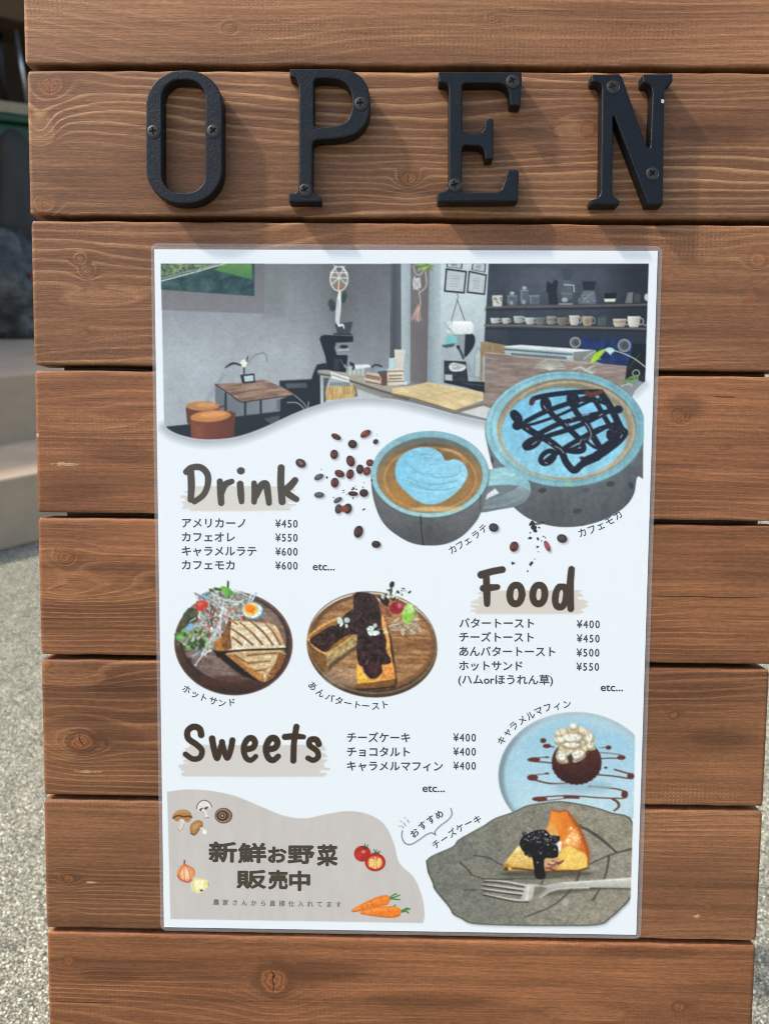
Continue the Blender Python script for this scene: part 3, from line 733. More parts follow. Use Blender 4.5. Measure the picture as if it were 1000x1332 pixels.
L.fill(A_(700, 40, 900, 40, 900, 420, 757, 420), (105, 112, 112), 14, .45)
# projecting beam and landscape canvas
L.fill(A_(20, 40, 757, 40, 757, 398, 20, 371), vgrad(343, (104, 106, 110), 408, (122, 122, 128)), .8)
L.fill(A_(20, 40, 684, 40, 682, 270, 400, 250, 20, 222), streaky((24, 52, 56), (60, 92, 92), 9, 5, 21, -20), .8)
L.fill(A_(470, 40, 668, 40, 668, 156, 520, 118, 400, 88), vgrad(343, (92, 138, 70), 364, (62, 112, 72)), 1.5)
L.fill(A_(20, 40, 420, 40, 250, 92, 20, 140), streaky((38, 62, 52), (150, 170, 120), 4, 3, 24), 1)
L.line(A_(20, 168, 200, 120, 350, 78, 480, 42), 1.7, (205, 212, 205), 1)
L.line(A_(20, 150, 200, 103, 330, 72, 430, 42), 1.0, (190, 198, 185), 1)
for i in range(60):
    x, y = rnd.uniform(25, 420), rnd.uniform(110, 225); 
    if y > 120+(.1*x if x > 200 else 0) and rnd.random() < .75:
        L.line(A_(x, y, x+rnd.uniform(10, 40), y+rnd.uniform(-14, 4)), .6, (120, 146, 140), .8, rnd.uniform(.2, .6))
for i in range(26):
    x = rnd.uniform(30, 320); L.line(A_(x, rnd.uniform(48, 118), x+rnd.uniform(8, 30), rnd.uniform(48, 112)), .8, rnd.choice([(205, 210, 190), (60, 90, 50), (20, 38, 36)]), .8, .5)
L.line(A_(684, 40, 682, 270, 20, 224), .8, (30, 50, 52), .8, .8, sm=False)
# corner of the room and right-hand wall parts
L.line(B_(318, 60, 318, 560), .8, (100, 108, 112), 1.5, .35)
L.fill(B_(808, 40, 882, 40, 880, 720, 800, 720), hgrad(508, (62, 67, 72), 523, (92, 98, 104)), .8)
L.line(B_(815, 45, 812, 690), .8, (130, 136, 140), 1, .6)
L.fill(Cc(62, 40, 134, 40, 132, 890, 66, 890), hgrad(522, (170, 186, 192), 534, (148, 166, 174)), .8)
L.fill(Cc(130, 40, 268, 40, 250, 890, 128, 890), hgrad(534, (118, 112, 112), 558, (104, 100, 102)), .8)
for x in range(140, 262, 17): L.line(Cc(x, 60, x-6, 880), .9, rnd.choice([(78, 74, 78), (136, 130, 128)]), 1, .5)
L.fill(Cc(264, 40, 348, 40, 345, 900, 246, 900), hgrad(558, (134, 150, 158), 574, (168, 184, 190)), .8)
L.fill(Cc(344, 40, 684, 40, 655, 600, 652, 960, 340, 960), lambda X, Y: lerp((186, 202, 208), (150, 166, 174), np.clip((Y-395)/95, 0, 1)), .8)
# macrame in the middle of the curtain
for p in ((150, 60, 165, 110, 200, 120, 235, 60), (160, 130, 150, 200, 190, 235), (235, 100, 240, 200, 190, 250), (190, 250, 200, 330, 175, 400)):
    L.line(Cc(*p), 1.2, (205, 205, 192), .9, .85)
for i in range(26): L.line(Cc(rnd.uniform(150, 290), rnd.uniform(42, 60), rnd.uniform(165, 300), rnd.uniform(48, 105)), 1.1, rnd.choice([(120, 160, 70), (160, 190, 110), (90, 120, 60)]), .8, .8)
L.fill(Cc(145, 150, 198, 140, 205, 215, 150, 230), (190, 198, 205), 1, .9)
L.line(Cc(145, 150, 200, 225), .8, (110, 110, 110), .8, .6); L.line(Cc(198, 150, 155, 225), .8, (120, 118, 115), .8, .6)
for i in range(14): L.line(Cc(185, 330, rnd.uniform(135, 210), rnd.uniform(420, 462)), .9, rnd.choice([(196, 160, 150), (170, 140, 130), (215, 190, 180)]), .8, .8)
# certificates
for fr in ((378, 75, 528, 95, 512, 255, 365, 242), (540, 92, 668, 120, 655, 265, 525, 250), (382, 30, 498, 36, 492, 80, 384, 68), (566, 36, 662, 40, 656, 106, 560, 88)):
    q = Cc(*fr); L.fill(q, (30, 34, 40), .8)
    g = np.array(q); g = g.mean(0)+(g-g.mean(0))*.86; L.fill([tuple(v) for v in g], (178, 188, 194), .8)
    for k in range(5):
        t = .25+.13*k; a = g[0]*(1-t)+g[3]*t; b = g[1]*(1-t)+g[2]*t
        L.line([tuple(a*.72+b*.28), tuple(a*.3+b*.7)], .6, (90, 98, 105), .8, .55 if k != 1 else .9)
# paper roll, cloths and tools hanging on the wall
L.line(Cc(455, 250, 465, 275, 458, 300), .8, (70, 76, 80), .8)
L.line(Cc(460, 300, 440, 370, 418, 445), .9, (78, 82, 84), .8); L.line(Cc(460, 300, 485, 370, 512, 445), .9, (60, 64, 68), .8)
L.fill(Cc(510, 540, 572, 545, 585, 595, 560, 655, 508, 700), (28, 33, 40), 1, sm=True)
L.fill(Cc(430, 540, 516, 545, 508, 700, 480, 680, 450, 620), (140, 152, 158), 1)
L.fill(Cc(430, 450, 555, 450, 574, 475, 574, 520, 555, 542, 440, 542, 420, 500), vgrad(418, (238, 243, 245), 435, (200, 210, 214)), 1)
L.ell(*one(Cc, 400, 495), 5, 8, (195, 208, 212)); 
for i in range(14): L.line(Cc(rnd.uniform(370, 430), rnd.uniform(455, 530), rnd.uniform(370, 430), rnd.uniform(455, 530)), .8, rnd.choice([(90, 110, 118), (225, 232, 235)]), .8, .6)
L.fill(Cc(392, 545, 450, 556, 462, 600, 402, 612, 365, 622, 380, 580), (122, 190, 196), 1)
L.fill(Cc(356, 618, 440, 606, 440, 625, 400, 645, 352, 630), (58, 72, 80), 1, .9)
L.fill(Cc(350, 645, 442, 628, 400, 715, 350, 695), (160, 172, 178), 1)
L.line(Cc(462, 632, 480, 660, 502, 712), 3.2, (62, 68, 76), 1); L.ell(*one(Cc, 466, 632), 2.2, 2, (30, 34, 40))
# work counter behind: dark top, basket, bottle, oven
L.fill(Cc(365, 868, 652, 880, 655, 960, 520, 918, 365, 885), (26, 31, 36), 1)
L.line(Cc(500, 890, 640, 905), 1, (110, 118, 122), 1, .7)
L.fill(Cc(366, 728, 520, 735, 538, 882, 366, 866), streaky((20, 25, 32), (52, 58, 62), 4, 3, 31), 1)
L.fill(Cc(400, 775, 420, 745, 480, 750, 520, 768, 500, 800, 425, 805), (206, 214, 216), 1, sm=True)
for i in range(10): L.line(Cc(rnd.uniform(410, 500), rnd.uniform(750, 800), rnd.uniform(410, 510), rnd.uniform(750, 800)), .8, (96, 104, 108), .8, .5)
L.fill(Cc(372, 826, 425, 828, 425, 872, 372, 866), (180, 192, 198), 1, .9)
L.fill(Cc(520, 740, 545, 745, 580, 850, 545, 850), (140, 150, 156), 1, .8)
L.fill(Cc(584, 690, 598, 660, 602, 640, 616, 640, 620, 660, 634, 690, 634, 845, 580, 845), (176, 192, 196), 1, .75)
L.line(Cc(584, 690, 600, 660, 602, 640, 616, 640, 620, 660, 634, 690, 634, 845, 580, 845, 584, 690), .8, (96, 110, 116), .8, .7, sm=False)
L.fill(Cc(625, 595, 924, 600, 924, 700, 640, 700, 636, 880, 618, 866), streaky((132, 112, 84), (160, 138, 100), 2, 9, 35), 1)
# dark cup wall
dk = Cc(682, 40, 690, 40)+[(845, 342), (842, 500), (775, 470)]+Cc(650, 592, 664, 350)
def dkc(X, Y):
    c = lerp((50, 57, 66), (76, 84, 94), np.exp(-((X-720)/70)**2-((Y-365)/30)**2))
    c = c*(1-.35*np.clip((X-785)/40, 0, 1)*np.array(1.0))[..., None]
    return c*(1+.25*(fbm(X, Y, 14, 10, 41)-.5))[..., None]
L.fill(dk, dkc, .8)
L.fill(D_(0, 490, 960, 505, 960, 640, 0, 610), (38, 45, 58), 4, .8)
L.fill(D_(500, 545, 860, 560, 850, 760, 600, 710, 500, 620), streaky((18, 32, 72), (34, 58, 118), 7, 7, 44), 2, .95)
for i in range(24): L.line(D_(rnd.uniform(440, 740), rnd.uniform(350, 590), rnd.uniform(440, 740), rnd.uniform(350, 600)), 1.4, (30, 44, 44), 2, .35)
L.fill(D_(860, 590, 970, 590, 950, 770, 890, 830, 790, 840, 815, 760), (16, 22, 24), 1.5)
for x, y, r_ in ((462, 581, 34), (797, 602, 41)):
    L.ell(*one(D_, x, y), r_/5.26, r_/5.26, (92, 98, 104)); L.ell(*one(D_, x+5, y+2), r_/5.26*.55, r_/5.26*.6, (64, 70, 76), soft=2)
    L.ell(*one(D_, x, y), r_/5.26, r_/5.26, (176, 182, 182), ring=1.2)
# shelves
L.line(Cc(664, 351, 924, 346)+D_(300, 334, 600, 330, 962, 322), 2.6, (92, 86, 84), .9, sm=False)
L.line([(p[0], p[1]+2) for p in D_(-150, 348, 962, 332)], 2.4, (26, 30, 36), 2, .7)
L.line(Cc(654, 479, 924, 481)+D_(300, 474, 600, 480, 962, 489), 2.6, (104, 96, 88), .9, sm=False)
L.line([(p[0], p[1]+2.4) for p in D_(-150, 475, 962, 489)], 2.2, (22, 26, 32), 2, .7)
# upper shelf: jars, siphon, dripper, bowls
L.fill(Cc(705, 268, 778, 265, 774, 345, 710, 345), (196, 198, 190), 1)
for i in range(9): L.ell(*one(Cc, rnd.uniform(715, 768), rnd.uniform(285, 332)), .9, .9, (70, 76, 74), op=.8)
for x0, x1, yt, yb, kn in ((-2, 62, 262, 328, 234), (88, 140, 225, 322, 198), (150, 215, 262, 322, 0)):
    L.fill(D_(x0, yt, x1, yt, x1+6, (yt+yb)/2, x1-4, yb, x0+4, yb, x0-6, (yt+yb)/2), (92, 102, 112), 1, .7)
    L.line(D_(x0, yt, x1, yt), 1.2, (160, 170, 176), .8, .8); L.line(D_(x0+8, yt+10, x0+8, yb-10), 1, (190, 200, 205), .8, .5)
    if kn: L.ell(*one(D_, (x0+x1)/2, kn+10), 3, 2.2, (176, 186, 190), op=.85); L.ell(*one(D_, (x0+x1)/2-4, yb-18), 2, 3, (200, 206, 208), op=.5)
L.fill(D_(282, 320, 276, 240, 262, 240, 270, 160, 300, 180, 325, 150, 345, 165, 336, 240, 346, 320), (30, 35, 42), 1)
L.fill(D_(368, 75, 440, 72, 445, 115, 425, 155, 385, 155), (58, 66, 76), 1.2, .9)
L.fill(D_(384, 155, 420, 155, 425, 185, 445, 235, 440, 290, 370, 290, 366, 235, 382, 190), (84, 94, 104), 1, .75)
L.line(D_(385, 186, 452, 190, 455, 235), 1.6, (200, 206, 210), .8, .75, sm=False)
L.line(D_(366, 245, 440, 250), 1, (150, 160, 168), .8, .6); L.ell(*one(D_, 390, 290), 4, 3, (190, 196, 200), op=.7)
L.line(D_(350, 318, 440, 318), 1.6, (170, 176, 180), .8, .8)
L.fill(D_(508, 164, 606, 160, 592, 226, 520, 226), (32, 37, 44), 1)
L.fill(D_(520, 226, 592, 226, 610, 290, 600, 318, 484, 318, 480, 290), (112, 122, 132), 1, .65)
for i in range(14): L.line(D_(rnd.uniform(490, 600), rnd.uniform(240, 310), rnd.uniform(490, 600), rnd.uniform(240, 310)), .8, rnd.choice([(190, 196, 200), (50, 56, 64)]), .8, .5)
L.line(D_(600, 170, 616, 200, 606, 290), 1.4, (48, 54, 60), .8)
L.fill(D_(664, 244, 746, 240, 740, 284, 660, 286), (18, 21, 26), 1); L.fill(D_(658, 282, 740, 280, 734, 302, 664, 304), (214, 214, 206), 1)
L.fill(D_(822, 240, 858, 238, 850, 312, 802, 312), (150, 154, 150), 1)
for k in range(5): L.line(D_(820+k*9, 242, 806+k*9, 310), .9, (60, 62, 62), .8, .8)
L.fill(D_(868, 245, 910, 250, 904, 308, 862, 306), (70, 78, 78), 1, .8); L.ell(*one(D_, 955, 272), 4, 5, (196, 196, 186))
# lower shelf: the row of cups
def cup(f, cx, cy, wd, ht, c, s_=5.263, hd=1, dark_=.72):
    x, y = one(f, cx, cy); w2, h2_ = wd/2/s_, ht/2/s_
    if hd: L.ell(x+w2*1.05, y-.5, w2*.42, h2_*.6, tuple(v*.92 for v in c), ring=1.1, soft=.9)
    q = [(x-w2, y-h2_), (x+w2, y-h2_), (x+w2*.93, y+h2_*.35), (x+w2*.66, y+h2_), (x-w2*.66, y+h2_), (x-w2*.93, y+h2_*.35)]
    L.fill(q, hgrad(x-w2, c, x+w2, tuple(v*dark_ for v in c)), .9)
    L.line([(x-w2*.95, y-h2_+.5), (x+w2*.95, y-h2_+.5)], 1.0, tuple(min(255, v*1.12) for v in c), .8, .8)
for cx, cy, wd, ht, c in ((725, 447, 62, 38, (198, 206, 206)), (800, 448, 48, 40, (206, 208, 202)), (890, 440, 66, 46, (176, 186, 188))): cup(Cc, cx, cy, wd, ht, c, 5.435)
for cx, cy, wd, ht, c in ((76, 425, 68, 48, (166, 174, 178)), (152, 435, 62, 46, (186, 192, 188)), (222, 436, 62, 50, (112, 120, 124)), (296, 430, 62, 56, (146, 146, 136)), (372, 438, 62, 52, (134, 126, 110)), (455, 430, 68, 66, (212, 210, 200)), (545, 435, 70, 66, (176, 164, 142)), (765, 447, 92, 54, (204, 196, 178)), (863, 440, 88, 74, (224, 222, 210))): cup(D_, cx, cy, wd, ht, c)
for k in range(6): L.line(D_(430+k*10, 408, 433+k*9, 455), .7, (150, 148, 140), .7, .6); L.line(D_(352+k*9, 418, 355+k*8, 460), .7, (90, 82, 70), .7, .6)
L.ell(*one(D_, 545, 440), 3.4, 3.6, (130, 104, 78), soft=2, op=.6); L.line(D_(720, 440, 812, 440), 1.2, (120, 96, 76), .8, .7)
L.line(D_(266, 426, 326, 426), 1, (70, 70, 66), .8, .7); L.fill(D_(612, 408, 676, 406, 670, 466, 620, 466), (52, 70, 72), 1, .9)
for k in range(7): L.line(D_(615+k*9, 410, 620+k*8, 462), .6, (130, 144, 146), .7, .6)
L.line(D_(930, 462, 962, 462), 2, (176, 172, 160), .8, .7)
# white machine, wooden screen, plants
L.fill(D_(-20, 606, 90, 597, 600, 634, 450, 652, -20, 616), (214, 222, 224), .9)
L.fill(D_(-20, 614, 445, 648, 442, 706, -20, 668), (150, 176, 182), .9)
L.line(D_(-20, 628, 440, 664), 1.6, (58, 68, 76), .9, .85)
for k in range(28): L.line(D_(30+k*13.5, 652+k*.95, 32+k*13.5, 668+k*.95), 1.5, (40, 46, 52), .8, .85)
L.line(D_(-20, 646, 440, 682), .9, (208, 218, 222), .8, .8)
L.fill(D_(445, 648, 600, 634, 640, 700, 445, 712), (122, 126, 124), .9); L.line(D_(447, 650, 445, 710), 1.2, (196, 200, 200), .8, .8)
L.fill(Cc(665, 670, 924, 700)+D_(120, 680, 440, 712, 815, 746, 800, 880, 500, 900)+Cc(924, 1100, 648, 1062, 655, 800), streaky((120, 104, 96), (158, 144, 136), 22, 3.4, 51, 2), .9)
for k in range(16):
    x, y = rnd.uniform(640, 790), rnd.uniform(462, 500); L.line([(x, y), (x+rnd.uniform(8, 26), y+rnd.uniform(-1, 3))], .8, (96, 80, 72), 1, .35)
L.line(Cc(665, 670, 924, 702)+D_(440, 712, 815, 746), 1.0, (200, 186, 165), .8, .8, sm=False); L.line(D_(815, 746, 800, 880), 1, (66, 56, 50), 1, .8)
for a in range(12):
    t = -170+a*15; x, y = 290, 770
    L.line(D_(x, y, x+70*math.cos(R(t)), y+80*math.sin(R(t))*.8-4, x+105*math.cos(R(t)), y+95*math.sin(R(t))*.75), 1.1, (188, 208, 200), .9, .85)
for p in ((440, 770, 500, 750, 540, 775), (520, 785, 560, 755, 600, 740), (500, 760, 560, 780, 600, 785), (540, 775, 570, 790, 585, 800)): L.line(D_(*p), [1, 2.4, 1], (176, 198, 186), .9, .85)
L.line(D_(520, 695, 560, 665, 600, 640), 1.1, (176, 190, 150), .9)
L.fill(D_(568, 718, 575, 690, 600, 655, 640, 632, 672, 628, 655, 655, 625, 690, 600, 712), (148, 192, 40), 1, sm=True); L.line(D_(575, 712, 610, 672, 655, 636), .7, (196, 220, 100), .8, .7)
L.fill(D_(664, 632, 690, 615, 720, 622, 732, 640, 712, 655, 702, 668, 690, 655), (188, 220, 216), 1, sm=True)
L.line(D_(730, 636, 800, 660, 870, 695, 945, 752), 1.5, (188, 194, 180), .9)
L.line(D_(830, 760, 870, 700, 905, 660), .9, (110, 116, 110), .9, .7); L.ell(*one(D_, 878, 792), 4.5, 4.2, (196, 202, 200), ring=1.2)
for p in ((770, 870, 800, 845, 850, 850, 880, 870), (815, 835, 850, 820, 890, 835), (860, 815, 885, 810, 890, 850)): L.line(D_(*p), [1, 3.2, 1], (98, 142, 74), .9)
L.line(D_(780, 880, 830, 865, 850, 880), 1.4, (206, 214, 206), .9, .8)
# left seating: floor, stools, table, vase
L.fill(A_(60, 1196, 210, 1180, 410, 1150, 560, 1122, 900, 1080)+B_(60, 1090, 100, 1160, 0, 1210)+A_(700, 1330, 100, 1330), (26, 34, 40), 1)
L.fill(A_(750, 1140, 900, 1105, 920, 1160, 830, 1200), (88, 92, 94), 2, .7)
L.fill(A_(408, 895, 480, 960, 590, 1020, 860, 1000, 900, 1085, 560, 1125, 440, 1150, 408, 1010), hgrad(280, (84, 92, 102), 365, (112, 120, 128)), 1.5, .75)
L.line(A_(470, 830, 420, 900, 350, 1010), 4, (112, 120, 128), 5, .4)
for xx, yy, yb in ((482, 960, 1115), (620, 1020, 1120), (730, 1005, 1110)): L.line(A_(xx, yy, xx, yb), 2.6, (30, 36, 44), 1)
L.fill(A_(410, 894, 590, 886, 750, 862)+B_(60, 925, 135, 968)+A_(600, 1018, 575, 1012), streaky((98, 76, 66), (168, 140, 120), 16, 2.2, 61, -6), .9)
L.line(A_(410, 898, 500, 960, 580, 1018, 600, 1022)+B_(135, 972), 1.6, (56, 46, 44), .9, sm=False)
L.fill(A_(200, 1060, 210, 1170, 250, 1190, 437, 1130, 437, 1050), hgrad(242, (86, 52, 38), 286, (112, 66, 44)), 1)
L.ell(*one(A_, 320, 1050), 118/5.435, 33/5.435, (176, 122, 74), soft=1.2); L.ell(*one(A_, 345, 1042), 12, 3.2, (206, 156, 104), soft=3, op=.7)
L.line(A_(440, 1060, 470, 1050, 480, 1075), 2, (90, 46, 30), 1)
L.fill(A_(232, 1130, 236, 1250, 260, 1300, 540, 1300, 552, 1100, 515, 1085), hgrad(247, (118, 66, 44), 306, (96, 52, 36)), 1)
L.fill(A_(255, 1170, 330, 1190, 320, 1290, 260, 1290), (140, 78, 50), 6, .6)
L.ell(*one(A_, 376, 1122), 143/5.435, 40/5.435, (190, 126, 72), rot=-4, soft=1.2); L.ell(*one(A_, 395, 1108), 17, 3.6, (222, 160, 100), rot=-5, soft=4, op=.75)
for k in range(6): L.line(A_(600+k*17, 890+k, 605+k*20, 912+k*2), 1.2, (196, 190, 180), 1, .5)
L.fill(A_(585, 830, 684, 820, 690, 882, 600, 890), (28, 32, 38), .8); L.fill(A_(610, 838, 676, 831, 680, 872, 617, 879), (184, 202, 212), .8)
L.line(A_(612, 820, 612, 770), 2.2, (64, 68, 66), 1); L.ell(*one(A_, 612, 748), 5, 5, (226, 230, 226), soft=1.4)
L.line(A_(590, 762, 545, 748, 510, 758, 482, 778), [2, 3.2, 1.6], (44, 52, 50), .9); L.line(A_(630, 735, 640, 700), 1.6, (50, 56, 52), .9)
L.line(A_(630, 765, 670, 705, 715, 680, 760, 680, 776, 735), 1.2, (108, 118, 114), .9); L.line(A_(715, 682, 705, 730), .7, (140, 148, 146), .8, .7)
# chairs and the plant in front of them
L.fill(B_(20, 870, 245, 860, 265, 800, 285, 757, 345, 745, 365, 800, 335, 940, 320, 1050, 200, 1110, 100, 1160, 20, 1190, 25, 1000, 130, 968, 20, 905), (26, 32, 38), 1)
L.fill(B_(60, 890, 210, 885, 215, 920, 70, 925), (84, 92, 100), 1, .8); L.line(B_(30, 875, 240, 864), 1.4, (52, 58, 64), .8)
L.fill(B_(0, 1000, 26, 1000, 26, 1070, 0, 1080), (92, 100, 108), 1)
for p in ((128, 975, 170, 1010, 205, 1050, 212, 1100), (75, 1026, 140, 1026, 185, 1060, 205, 1098), (70, 1134, 100, 1138, 125, 1150), (225, 1020, 222, 1060), (232, 1085, 220, 1096)): L.line(B_(*p), 1.3, (184, 196, 196), .9, .85)
# counter, grinder, basket, small goods
L.fill(B_(305, 825, 380, 820, 520, 870, 760, 985, 600, 1000, 330, 1050, 310, 1040), vgrad(487, (150, 162, 166), 525, (196, 204, 206)), 1)
L.fill(B_(330, 850, 372, 850, 350, 920, 350, 1010, 330, 1040), (58, 66, 72), 1.5, .85)
L.fill(B_(540, 900, 560, 915, 570, 980, 545, 985), (70, 70, 66), 2, .8)
L.fill(B_(288, 795, 400, 792, 560, 800, 720, 850, 924, 920, 924, 970, 740, 935, 520, 868, 390, 835, 290, 822), (158, 156, 142), 1)
L.line(B_(290, 822, 400, 838, 520, 872, 735, 942, 930, 1002), 2.6, (82, 78, 70), 1, .95, sm=False)
L.fill(B_(520, 880, 720, 945, 924, 1005, 924, 1030, 740, 990, 560, 925), (126, 122, 112), 1.5, .7)
L.fill(Cc(0, 925, 140, 905, 255, 880, 640, 950, 645, 1010, 440, 1080, 150, 990, 0, 960), streaky((192, 172, 128), (220, 204, 160), 20, 3, 71, 14), .9)
L.line(Cc(265, 985, 400, 955, 520, 930), 1.2, (186, 158, 112), 1.2, .8); L.line(Cc(400, 960, 560, 975, 600, 1000), .8, (190, 160, 110), 1.2, .6)
L.line(Cc(0, 964, 148, 996, 158, 1000, 440, 1086, 642, 1040), 2.4, (124, 100, 70), .9, .95, sm=False); L.line(Cc(0, 982, 148, 1012, 440, 1102, 640, 1058), 1.2, (60, 56, 52), 1, .6, sm=False)
L.fill(Cc(480, 1095, 640, 1048, 700, 1066, 690, 1150, 600, 1130), (198, 204, 204), 1); L.line(Cc(480, 1098, 600, 1128, 690, 1152), 1.8, (110, 116, 118), 1, .9)
L.fill(B_(303, 575, 312, 556, 335, 547, 540, 556, 540, 596, 420, 602, 408, 640, 425, 690, 500, 690, 500, 715, 488, 812, 400, 802, 355, 792, 345, 705), (20, 26, 34), .9)
L.fill(B_(416, 606, 520, 602, 508, 660, 430, 662), (120, 130, 136), .9, .9); L.ell(*one(B_, 474, 630), 5.5, 2.2, (30, 36, 42)); L.line(B_(430, 656, 508, 650), 1.6, (190, 198, 202), .8, .8)
L.fill(B_(404, 715, 440, 715, 445, 790, 404, 795), (46, 54, 62), 1, .9); L.line(B_(450, 720, 478, 775), 1, (120, 128, 134), .8, .8); L.line(B_(480, 760, 490, 780), 2, (170, 178, 180), 1, .8)
L.fill(B_(412, 470, 538, 452, 515, 548, 430, 548), (56, 63, 68), .9, .95); L.line(B_(405, 540, 530, 545), 1.8, (40, 46, 52), .9)
for dx in (380, 400, 470, 480): L.ell(*one(B_, dx, rnd.uniform(265, 350)), 3.2, 5.4, (48, 64, 58), rot=rnd.uniform(-30, 30), op=.85)
L.ell(*one(B_, 395, 360), 4.2, 3.6, (44, 58, 54), op=.85)
L.fill(B_(378, 110, 500, 105, 500, 190, 440, 235, 380, 190), (150, 150, 146), 1.5, .55); L.ell(*one(B_, 440, 205), 6, 4.5, (146, 110, 92), soft=2, op=.9)
L.ell(*one(B_, 440, 150), 62/5.435, 86/5.435, (226, 226, 218), ring=1.4)
for p in ((405, 55, 440, 140, 478, 60), (380, 105, 500, 108), (378, 140, 502, 145), (385, 190, 440, 142, 495, 190), (440, 145, 436, 235), (420, 60, 385, 130), (460, 60, 498, 130)): L.line(B_(*p), 1.2, (228, 228, 220), .9, .95, sm=False)
L.line(B_(445, 245, 440, 300, 434, 380, 428, 450), [3, 5.5, 6.5, 5], (226, 232, 234), 1); L.line(B_(428, 440, 440, 480, 465, 475, 475, 500), [4, 3, 1.5], (226, 232, 234), 1)
for k in range(8): L.line(B_(432+rnd.uniform(-10, 12), 300, 428+rnd.uniform(-12, 16), 460), .6, (176, 184, 188), .7, .6)
L.fill(B_(352, 918, 380, 905, 500, 895, 542, 900, 556, 955, 542, 1003, 450, 1012, 350, 1005, 344, 960), streaky((168, 138, 84), (216, 190, 132), 2.2, 12, 81), 1)
L.fill(B_(362, 912, 380, 878, 505, 878, 535, 903, 450, 912), (176, 188, 192), 1)
for k in range(9): L.line(B_(385+k*15, 884, 378+k*17, 906), 1.4, (46, 52, 58), .8, .8)
L.fill(B_(380, 806, 510, 848, 514, 884, 384, 852), (216, 222, 222), .9); L.line(B_(392, 828, 500, 866), 1.6, (120, 124, 126), .9, .8)
for x in (505, 535, 565, 595): L.fill(B_(x, 770, x+26, 770, x+22, 832, x+4, 832), (186, 204, 206), 1, .7)
L.line(B_(520, 745, 545, 760, 540, 790), 2.4, (34, 40, 46), 1); L.ell(*one(B_, 533, 757), 2.4, 1.8, (30, 36, 42))
L.fill(B_(548, 758, 650, 755, 668, 775, 560, 788), (220, 226, 228), .9); L.line(B_(672, 775, 700, 758, 740, 770), 2, (28, 34, 40), .9)
L.fill(B_(690, 790, 775, 775, 790, 800, 700, 808), (120, 158, 176), 1); L.fill(B_(712, 805, 780, 800, 778, 905, 735, 905), (92, 70, 60), 1)
L.fill(B_(618, 828, 640, 810, 718, 818, 740, 855, 735, 906, 615, 880), (196, 178, 160), .9)
for y in (838, 852, 866, 884): L.line(B_(628, y-8, 728, y+12), 1.7, (72, 58, 52) if y != 866 else (210, 190, 170), .8, .75)
L.fill(B_(792, 712, 856, 704, 862, 792, 790, 795), (178, 206, 214), .9); L.fill(B_(830, 650, 908, 652, 886, 788, 838, 788), (220, 218, 208), .9)
for k in range(6): L.line(B_(836+k*12, 656, 838+k*8, 782), .8, (170, 168, 160), .7, .7)
L.fill(B_(778, 790, 896, 786, 892, 897, 784, 905), hgrad(503, (206, 196, 176), 525, (222, 214, 196)), .9)
for y in (806, 878): L.line(B_(780, y, 894, y-4), 1.4, (110, 88, 70), .8, .85)
for y in (836, 858): L.line(B_(795, y, 880, y-3), 2, (96, 84, 74), .9, .75)
L.fill(B_(890, 880, 924, 880, 924, 900, 895, 900), (214, 220, 222), 1, .8)
L.grain(.05, 1.5, 1.5, 90); L.grain(.03, 8, 6, 91); L.grain(.06, 30, 50, 93)
L.clip = None
photo(L, 1, 0.03); bake('room_photo', L, label='grey cafe interior photo across the top of the menu')

# --- coffee beans
L = Layer()
def bean(x, y, rx, ry, rot, c, split=1):
    L.ell(x+1.4, y+1.6, rx*1.1, ry*1.1, (130, 134, 142), rot, soft=3.5, op=.55)
    L.ell(x, y, rx, ry, c, rot, soft=.9); L.ell(x-.7, y-.9, rx*.62, ry*.55, tuple(min(255, v*1.55+14) for v in c), rot, soft=2.5, op=.6)
    if split:
        mj = (rx, 0) if rx > ry else (0, ry); ca, sa = math.cos(R(rot)), math.sin(R(rot))
        ex, ey = mj[0]*ca-mj[1]*sa, mj[0]*sa+mj[1]*ca; nx_, ny_ = -ey*.12, ex*.12
        L.line([(x-ex*.8, y-ey*.8), (x-ex*.3+nx_, y-ey*.3+ny_), (x+ex*.3-nx_, y+ey*.3-ny_), (x+ex*.8, y+ey*.8)], .9, (24, 12, 10), .8, .85)
def crumbs(g):
    for f, lst in ((Kb, [(355, 558, 11), (296, 474, 5), (625, 668, 12), (650, 678, 7), (610, 680, 8), (645, 645, 5), (523, 690, 8), (522, 712, 6), (555, 732, 5), (620, 768, 9), (720, 657, 7), (422, 760, 6), (733, 880, 11), (722, 890, 7), (658, 680, 6), (862, 120, 4), (733, 610, 4)]), (K2, [(345, 100, 16), (352, 125, 17), (360, 145, 14), (385, 125, 7), (330, 105, 10), (330, 190, 10), (322, 192, 6), (377, 195, 9), (330, 157, 5), (412, 180, 5), (424, 188, 4), (375, 245, 8), (220, 347, 9), (230, 345, 6), (338, 345, 10), (331, 355, 8), (358, 320, 4), (314, 395, 6), (380, 275, 4), (400, 208, 5)])):
        if f is not g: continue
        s_ = 7.83 if f is Kb else 4.76
        for x, y, r_ in lst: L.ell(*one(f, x, y), r_/s_*rnd.uniform(.9, 1.3), r_/s_*rnd.uniform(.6, .9), (44, 40, 46), rnd.uniform(0, 180), soft=.8)
br, bk, gy = (78, 42, 34), (52, 34, 32), (66, 68, 74)
